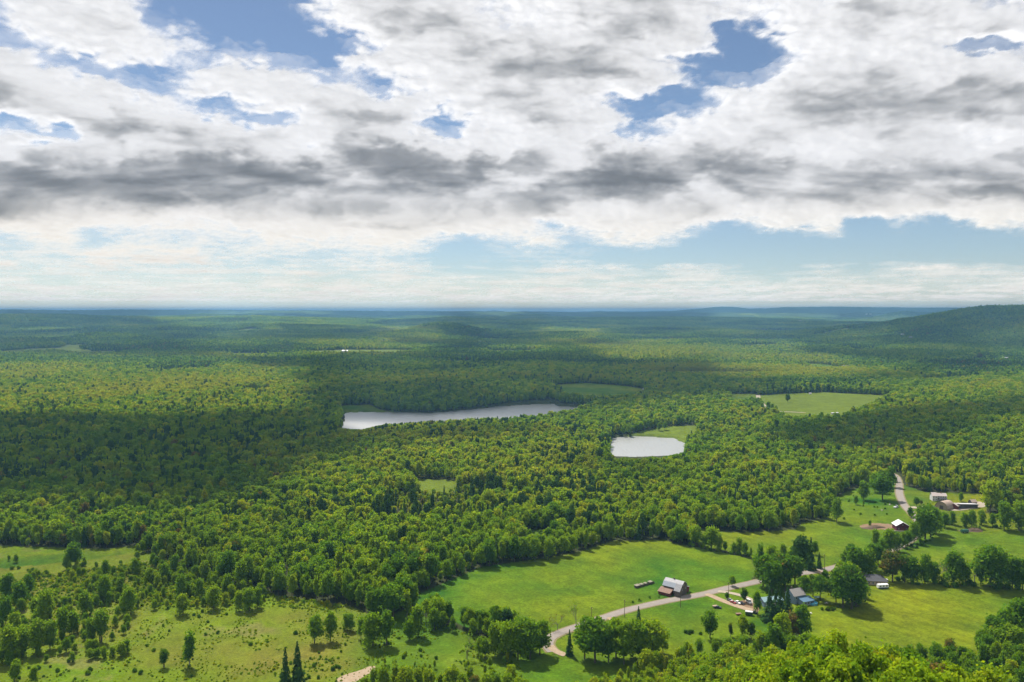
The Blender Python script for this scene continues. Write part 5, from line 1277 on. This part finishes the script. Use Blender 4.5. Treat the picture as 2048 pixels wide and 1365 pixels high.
# ------------------------------------------------------------------ cloud layer: cover and grey tone of the overcast, 0 clear sky .. 9 darkest
G = [
 "2,3,4,4,3,1,0,0,0,1,3,4,5,5,4,3,3,4,4,5,6,6,3,3,3,3,3,5,4,4,4,2,3",
 "2,4,4,4,4,1,0,0,1,1,2,4,6,6,5,3,3,3,4,6,6,5,4,3,3,4,4,6,5,5,4,4,3",
 "2,3,4,4,4,2,2,0,0,0,2,3,5,6,6,5,3,4,4,5,6,5,4,1,3,4,4,5,4,4,5,5,4",
 "1,2,3,4,4,3,3,1,0,0,0,1,4,5,5,6,5,5,6,5,4,4,4,0,1,3,4,4,4,4,1,0,3",
 "4,3,1,2,3,3,2,2,2,0,0,3,4,4,4,6,7,6,7,6,5,2,1,0,1,3,4,4,4,4,4,4,3",
 "5,4,4,1,1,1,3,4,4,3,2,2,2,4,4,5,6,6,7,7,5,3,1,0,2,4,5,5,5,4,4,5,5",
 "7,5,4,4,3,1,3,4,4,4,4,3,1,3,4,4,5,5,5,4,4,1,2,3,4,5,6,6,6,6,6,7,7",
 "5,6,5,4,4,3,2,1,3,4,5,4,5,4,3,5,6,5,4,2,0,0,1,3,4,6,7,7,7,7,7,7,6",
 "1,3,5,7,6,4,4,3,1,2,4,6,6,3,1,3,4,6,5,4,2,3,3,4,5,6,6,5,6,6,5,5,5",
 "3,2,1,5,7,6,6,5,4,4,4,6,5,3,1,4,3,4,4,3,1,3,4,4,5,5,4,5,6,5,3,3,4",
 "4,5,4,5,4,5,6,5,5,4,3,7,8,7,5,4,4,5,4,6,4,5,6,6,5,3,4,4,5,5,4,4,6",
 "7,6,5,7,7,7,8,8,8,7,5,7,8,8,7,8,7,6,5,7,7,6,8,8,7,5,6,6,5,7,7,6,6",
 "8,8,8,8,8,8,7,7,8,8,8,5,7,8,8,7,4,5,8,9,9,8,5,7,6,5,6,7,7,6,5,6,7",
 "6,7,7,8,8,8,8,7,6,6,5,6,6,6,6,5,6,7,6,7,7,5,4,5,6,6,7,6,5,6,7,8,7",
 "7,7,6,5,5,5,4,5,6,5,6,6,6,6,6,5,6,6,4,4,4,5,5,4,4,5,4,5,4,4,4,4,4",
 "4,4,4,3,3,3,3,3,4,4,4,4,5,5,5,4,4,2,3,4,4,4,2,1,3,3,3,0,2,1,1,3,3",
 "1,2,3,1,2,2,2,2,2,3,3,3,3,3,1,1,2,3,1,2,3,2,0,0,0,0,0,0,0,0,0,0,0",
 "2,2,2,3,3,3,3,2,2,2,1,2,2,2,0,0,1,1,1,0,0,0,0,0,0,0,0,0,0,0,0,0,0",
 "2,2,2,2,2,2,2,2,2,2,2,2,2,2,1,1,1,2,2,2,1,2,2,1,1,1,2,1,2,2,2,2,2",
 "2,2,2,2,2,2,2,2,2,2,2,2,2,2,2,2,2,2,2,2,2,2,2,2,2,2,2,2,2,2,2,2,2"]
GRID = np.array([[float(c) for c in row.split(',')] for row in G])      # rows 30 px apart, columns 64 px apart
def cubic_w(t):
    return np.stack([((1 - t) ** 3) / 6, (3 * t ** 3 - 6 * t ** 2 + 4) / 6, (-3 * t ** 3 + 3 * t ** 2 + 3 * t + 1) / 6, t ** 3 / 6], -1)
def catm_w(t):
    return np.stack([-.5 * t + t ** 2 - .5 * t ** 3, 1 - 2.5 * t ** 2 + 1.5 * t ** 3, .5 * t + 2 * t ** 2 - 1.5 * t ** 3, -.5 * t ** 2 + .5 * t ** 3], -1)
def sky_sample(u, v):
    gx = np.clip(u / 64, 0, 32); gy = np.clip(v / 30, 0, len(GRID) - 1)
    ix = np.floor(gx).astype(int); iy = np.floor(gy).astype(int); wx = .25 * cubic_w(gx - ix) + .75 * catm_w(gx - ix); wy = .25 * cubic_w(gy - iy) + .75 * catm_w(gy - iy)
    out = 0
    for a in range(4):
        for b_ in range(4):
            out = out + wy[..., a] * wx[..., b_] * GRID[np.clip(iy + a - 1, 0, GRID.shape[0] - 1), np.clip(ix + b_ - 1, 0, 32)]
    return out

# where the ground lies under cloud (photo positions): soft-edged shade 0..1
SHADE = [(DARKWOOD, .88), ([(560,785),(700,770),(720,812),(640,815),(560,800)], .8), ([(590,735),(1380,728),(1390,800),(1180,812),(1100,806),(930,818),(760,822),(640,806)], .72), ([(640,862),(1010,848),(1040,862),(900,880),(640,905)], .7),
         ([(1450,868),(1560,845),(1700,825),(1900,806),(2300,770),(2300,835),(2060,842),(1900,872),(1760,900),(1560,905),(1440,898)], .8), ([(1050,890),(1230,930),(1260,960),(1100,950),(1020,930)], .35),
         ([(-300,1235),(350,1345),(700,1290),(900,1330),(700,1480),(-300,1480)], 0.0), ([(560,1270),(760,1255),(780,1330),(640,1380),(500,1360)], .35),
         ([(1370,765),(1520,765),(1520,785),(1370,785)], .7)]
su_ = np.linspace(-300, 2348, 332); sv_ = np.linspace(600, 1500, 226)
SU, SV = np.meshgrid(su_, sv_); SM = sstep(775, 762, SV) * .7
LIT = [([(-300,712),(150,716),(300,728),(480,728),(600,752),(560,780),(480,790),(560,800),(500,812),(300,838),(-300,844)], .0), ([(600,690),(830,688),(840,712),(640,714)], 0), ([(760,664),(880,664),(884,682),(755,682)], 0), ([(1075,666),(1195,668),(1200,688),(1085,686)], 0),
 ([(1180,700),(1300,684),(1560,690),(1600,712),(1720,735),(1740,752),(1500,770),(1380,762),(1250,745),(1150,720)], 0), ([(1800,750),(2300,742),(2300,790),(1850,792)], 0), ([(470,700),(620,700),(620,720),(470,720)], 0), ([(1100,764),(1295,764),(1295,794),(1100,794)], .35), ([(380,652),(560,652),(560,668),(380,668)], 0)]
LIT += [([(1560,722),(1640,720),(1745,734),(1745,746),(1600,748)], 0), ([(1910,714),(2020,714),(2020,730),(1910,730)], 0), ([(1395,752),(1560,752),(1560,770),(1395,770)], .2), ([(1480,636),(1640,640),(1700,655),(1500,655)], .2), ([(300,690),(470,684),(480,700),(320,706)], .3), ([(960,700),(1080,700),(1080,716),(960,716)], .3)]
LIT += [(q_, 0) for q_ in CLEAR[13:24]]
for p, c in LIT: SM = np.where(inpoly(SU, SV, p), c, SM)
for p, c in SHADE: SM = np.where(inpoly(SU, SV, p), np.maximum(SM, c), SM)
def blur(M, n, axis):
    k = np.hanning(n + 2)[1:-1]; k /= k.sum(); return np.apply_along_axis(lambda q: np.convolve(np.pad(q, n // 2, 'edge'), k, 'valid'), axis, M)
SM = blur(blur(SM, 9, 1), 5, 0)
def shade_at(u, v):
    gx = np.clip((u + 300) / 8, 0, 330.99); gy = np.clip((v - 600) / 4, 0, 224.99); ix = gx.astype(int); iy = gy.astype(int); fx_ = gx - ix; fy_ = gy - iy
    return SM[iy, ix] * (1 - fx_) * (1 - fy_) + SM[iy, ix + 1] * fx_ * (1 - fy_) + SM[iy + 1, ix] * (1 - fx_) * fy_ + SM[iy + 1, ix + 1] * fx_ * fy_

CH = 4000.0
caz = np.concatenate([np.linspace(-180, -36, 37)[:-1], np.linspace(-36, 36, 760)[:-1], np.linspace(36, 180, 37)])
cel = np.concatenate([np.linspace(.45, 22.5, 340)[:-1], np.linspace(22.5, 60, 260)[:-1], np.linspace(60, 89.9, 50)])
CA, CE = np.meshgrid(np.radians(caz), np.radians(cel)); CD = CH / np.tan(CE)
CX = CD * np.sin(CA); CY = CD * np.cos(CA); CZ = np.full_like(CX, CAMZ + CH)
cu, cv, cd = project(CX, CY, CZ)
front = cd > 100
u_ = np.where(front, cu, 1024); v_ = np.where(front, cv, -900)
# billow noise, kept from stretching too thin towards the horizon
lx = CA * 1600 / 64; ly = -np.degrees(CE) * 28 / 30
e1 = fbm(lx * .9 + 5, ly * 1.0, 101, 3); e2 = fbm(lx * .9 - 9, ly * 1.0, 103, 3)
px_ = CX / 900; py_ = CY / 1500
flat = sstep(300, 470, v_)
w1 = 26 * (1 - .3 * flat)
e3 = fbm(lx * 3.6, ly * 3.2, 105, 4, .55); e4 = fbm(lx * 3.6 + 7, ly * 3.2, 107, 4, .55)
D0 = sky_sample(u_ + w1 * 1.4 * e1 + 13 * e3, v_ + w1 * (.9 - .5 * flat) * e2 + (10 - 5 * flat) * e4)
str_ = 1 + 1.3 * flat
nb = fbm(lx * .95 + .5 * e2, ly * .8 * str_ + .5 * e1, 111, 6, .5)
ns = fbm(lx * .8 + .4 * e2, ly * 1.25 * str_, 112, 4, .42)
nf = fbm(lx * 2.8 + .5 * nb, ly * 2.3 * str_ + .5 * nb, 113, 6, .6)
lowv = np.where(v_ > 540, .6, 1)
Dv = D0 + np.interp(D0, [0, 1, 2, 4, 6], [.25, .7, 1.1, .8, .6]) * lowv * .9 * nb + np.interp(D0, [0, 1, 2.5, 4, 8], [.3, .7, 1.1, .9, .5]) * lowv * nf
D0 = D0 - .35 * (v_ < 470) * sstep(3.2, 1.5, D0)
Dv = Dv - .85 * sstep(2.9, 1.4, D0) * sstep(480, 440, v_) + sstep(480, 540, v_) * (-.25 + 1.3 * fbm(lx * .45, ly * 3.4, 151, 4))
Sv = D0 - .35 + sstep(470, 545, v_) * (2.5 - 1.0 * np.clip(fbm(lx * .6, ly * 5, 153, 4), -.6, .6)) + .2 * np.exp(-((v_ - 365) / 70) ** 2) * sstep(4, 6, D0) + np.interp(D0, [0, 3, 4.5, 7, 9], [.1, .5, 1.0, 1.1, .8]) * 1.75 * ns + .22 * nf * np.interp(D0, [3, 5, 9], [.4, .8, .6])  # shade tone for the cloud colour, greyed further low in the sky
# small puffs in rows just above the skyline
lowb = np.exp(-((v_ - 588) / 17) ** 2); pf = fbm(lx * 1.4, ly * 6.5, 121, 4)
Dv = Dv + lowb * np.clip(pf + .15, 0, 1) * 2.6
# overhead: unseen cloud cover shaped to shade the valley below
gxs = CX - SUN[0] / SUN[2] * CH; gys = CY - SUN[1] / SUN[2] * CH; gzs = np.full_like(CX, -8.0)
gu_, gv_, gd_ = project(gxs, gys, gzs); onmap = (gd_ > 60)
far0 = sstep(1900, 2800, gd_)
sh_ = shade_at(np.where(onmap, gu_, 0) + (20 + 14 * far0) * fbm(gxs / 90, gys / 90, 131, 4) + 45 * fbm(gxs / 240, gys / 240, 145, 3) + 75 * far0 * fbm(gxs / 520, gys / 520, 139, 3), np.where(onmap, gv_, 2000) + np.clip(220 * 6 / np.maximum(gd_, 60), 1, 30) * fbm(gxs / 110, gys / 110, 133, 4) + 13 * far0 * fbm(gxs / 450, gys / 450, 141, 3))
nS = fbm(gxs / 260, gys / 260, 135, 5) * (1 - .6 * far0) + .6 * far0 * fbm(gxs / 800, gys / 700, 143, 4)
farS = sstep(2200, 2800, gd_)
Ds = np.where(sh_ > .02, np.interp(sh_, [0, .3, .6, .9, 1], [0, 1.5, 2.3, 3.5, 6.2]) + (1.1 + 1.7 * farS) * nS, -1.0)
Ds = np.where((sh_ > .02), Ds, np.where(farS > .5, 1.3 * nS - .2, -1))
away = ~onmap | (gd_ < 150)
Ds = np.where(away, 3.0 + 3.2 * fbm(CX / 1500, CY / 1500, 137, 5), Ds)
over = sstep(-6, -60, v_)
Dall = np.where(front, Dv * (1 - over) + Ds * over, Ds)
Sall = np.clip(np.where(front, Sv * (1 - over) + Ds * over, Ds), 0, 9.6)
# far ground shade for the land seen between 2.4 and 9 km, thinned or thickened a little where the photo shows sun or shade
Dall = np.clip(Dall, 0, 9.5)
k = sstep(.45, .7, np.degrees(CE)); Dall = Dall * k
base = CZ + 40 * e1
top = CZ + 190 + 40 * np.clip(D0, 0, 7) + 60 * e1
nr_, na_ = CX.shape; ii = np.arange(nr_ * na_).reshape(nr_, na_)
Fc = np.stack([ii[:-1, :-1], ii[:-1, 1:], ii[1:, 1:], ii[1:, :-1]], -1).reshape(-1, 4)
cm = bpy.data.materials.new('cloud'); cm.use_nodes = True; nt = cm.node_tree; nt.nodes.clear(); N = nt.nodes.new; L = nt.links.new
out = N('ShaderNodeOutputMaterial'); a1 = N('ShaderNodeAttribute'); a1.attribute_name = 'thickness'; a2 = N('ShaderNodeAttribute'); a2.attribute_name = 'upper'
dv = N('ShaderNodeMath'); dv.operation = 'DIVIDE'; dv.inputs[1].default_value = 10; L(a1.outputs['Fac'], dv.inputs[0])
ro = N('ShaderNodeValToRGB'); rt = N('ShaderNodeValToRGB')
def ramp(r, st):
    e = r.color_ramp.elements; e[0].position, c0 = st[0]; e[0].color = (*c0, 1); e[1].position, c1 = st[-1]; e[1].color = (*c1, 1)
    for p, c in st[1:-1]: q = e.new(p); q.color = (*c, 1)
g3 = lambda a: (a, a, a)
ramp(ro, [(0, g3(0)), (.06, g3(0.02)), (.14, g3(.26)), (.22, g3(.62)), (.30, g3(.94)), (.4, g3(1))])
CB = CLOUD_BRIGHT
W_ = lambda k, b_=0: (CB*k*(.965-b_), CB*k, CB*k*(1.075+b_*1.6))
ramp(rt, [(0, W_(1)), (.37, W_(1)), (.48, W_(.88)), (.6, W_(.62, .012)), (.72, W_(.43, .035)), (.85, W_(.29, .06)), (1, W_(.21, .08))])  # cloud shade painted as colour, white rims to grey bases
a3 = N('ShaderNodeAttribute'); a3.attribute_name = 'depth'; dv2 = N('ShaderNodeMath'); dv2.operation = 'DIVIDE'; dv2.inputs[1].default_value = 10; L(a3.outputs['Fac'], dv2.inputs[0])
L(dv.outputs[0], ro.inputs[0]); L(dv2.outputs[0], rt.inputs[0])
op = N('ShaderNodeMath'); op.operation = 'MULTIPLY_ADD'; op.inputs[1].default_value = -.72; op.inputs[2].default_value = 1; L(a2.outputs['Fac'], op.inputs[0])
om = N('ShaderNodeMath'); om.operation = 'MULTIPLY'; L(ro.outputs[0], om.inputs[0]); L(op.outputs[0], om.inputs[1])
tl = N('ShaderNodeBsdfTranslucent'); a4 = N('ShaderNodeAttribute'); a4.attribute_name = 'far'; wm = N('ShaderNodeMix'); wm.data_type = 'RGBA'; wm.blend_type = 'MULTIPLY'
L(a4.outputs['Fac'], wm.inputs['Factor']); L(rt.outputs[0], wm.inputs['A']); wm.inputs['B'].default_value = (1.06, .985, .87, 1); L(wm.outputs['Result'], tl.inputs['Color'])
df = N('ShaderNodeBsdfDiffuse'); df.inputs['Color'].default_value = (.8, .8, .8, 1)
m1 = N('ShaderNodeMixShader'); m1.inputs[0].default_value = .82; L(df.outputs[0], m1.inputs[1]); L(tl.outputs[0], m1.inputs[2])
tp_ = N('ShaderNodeBsdfTransparent'); m2 = N('ShaderNodeMixShader'); L(om.outputs[0], m2.inputs[0]); L(tp_.outputs[0], m2.inputs[1]); L(m1.outputs[0], m2.inputs[2]); L(m2.outputs[0], out.inputs['Surface'])
V1 = np.stack([CX, CY, base], -1).reshape(-1, 3); V2 = np.stack([CX, CY, top], -1).reshape(-1, 3)
me = mesh_np('clouds', np.concatenate([V1, V2]), np.concatenate([Fc, Fc[:, ::-1] + len(V1)]), [cm], smooth=True)
at_ = me.attributes.new('thickness', 'FLOAT', 'POINT'); at_.data.foreach_set('value', np.concatenate([Dall.ravel(), np.clip(Dall.ravel() - 1.2, 0, 10)]).astype(np.float32))
at_ = me.attributes.new('depth', 'FLOAT', 'POINT'); at_.data.foreach_set('value', np.concatenate([Sall.ravel(), np.clip(Sall.ravel() - 2, 0, 10)]).astype(np.float32))  # this value carries the painted cloud shade
at_ = me.attributes.new('far', 'FLOAT', 'POINT'); at_.data.foreach_set('value', np.tile(sstep(9, 3, np.degrees(CE)).ravel(), 2).astype(np.float32))  # warm tint of distant air painted into the low clouds
at_ = me.attributes.new('upper', 'FLOAT', 'POINT'); at_.data.foreach_set('value', np.concatenate([np.zeros(len(V1)), np.ones(len(V2))]).astype(np.float32))
tag(link(bpy.data.objects.new('clouds', me)), 'broken layer of white and grey clouds over the valley', 'clouds', kind='structure')

# ------------------------------------------------------------------ haze
HZ = 305.0
hb = MB().box(-62000, 62000, -62000, 62000, float(GZ.min()) - 1.5, HZ)
hm = bpy.data.materials.new('haze'); hm.use_nodes = True; nt = hm.node_tree; nt.nodes.clear()
o_ = nt.nodes.new('ShaderNodeOutputMaterial'); pv = nt.nodes.new('ShaderNodeVolumePrincipled')
pv.inputs['Color'].default_value = (*HAZE_COL, 1); pv.inputs['Density'].default_value = HAZE_DEN; pv.inputs['Anisotropy'].default_value = .2
nt.links.new(pv.outputs[0], o_.inputs['Volume'])
tag(hb.build('haze', hm), 'thin blue haze filling the valley air', 'haze', kind='stuff')
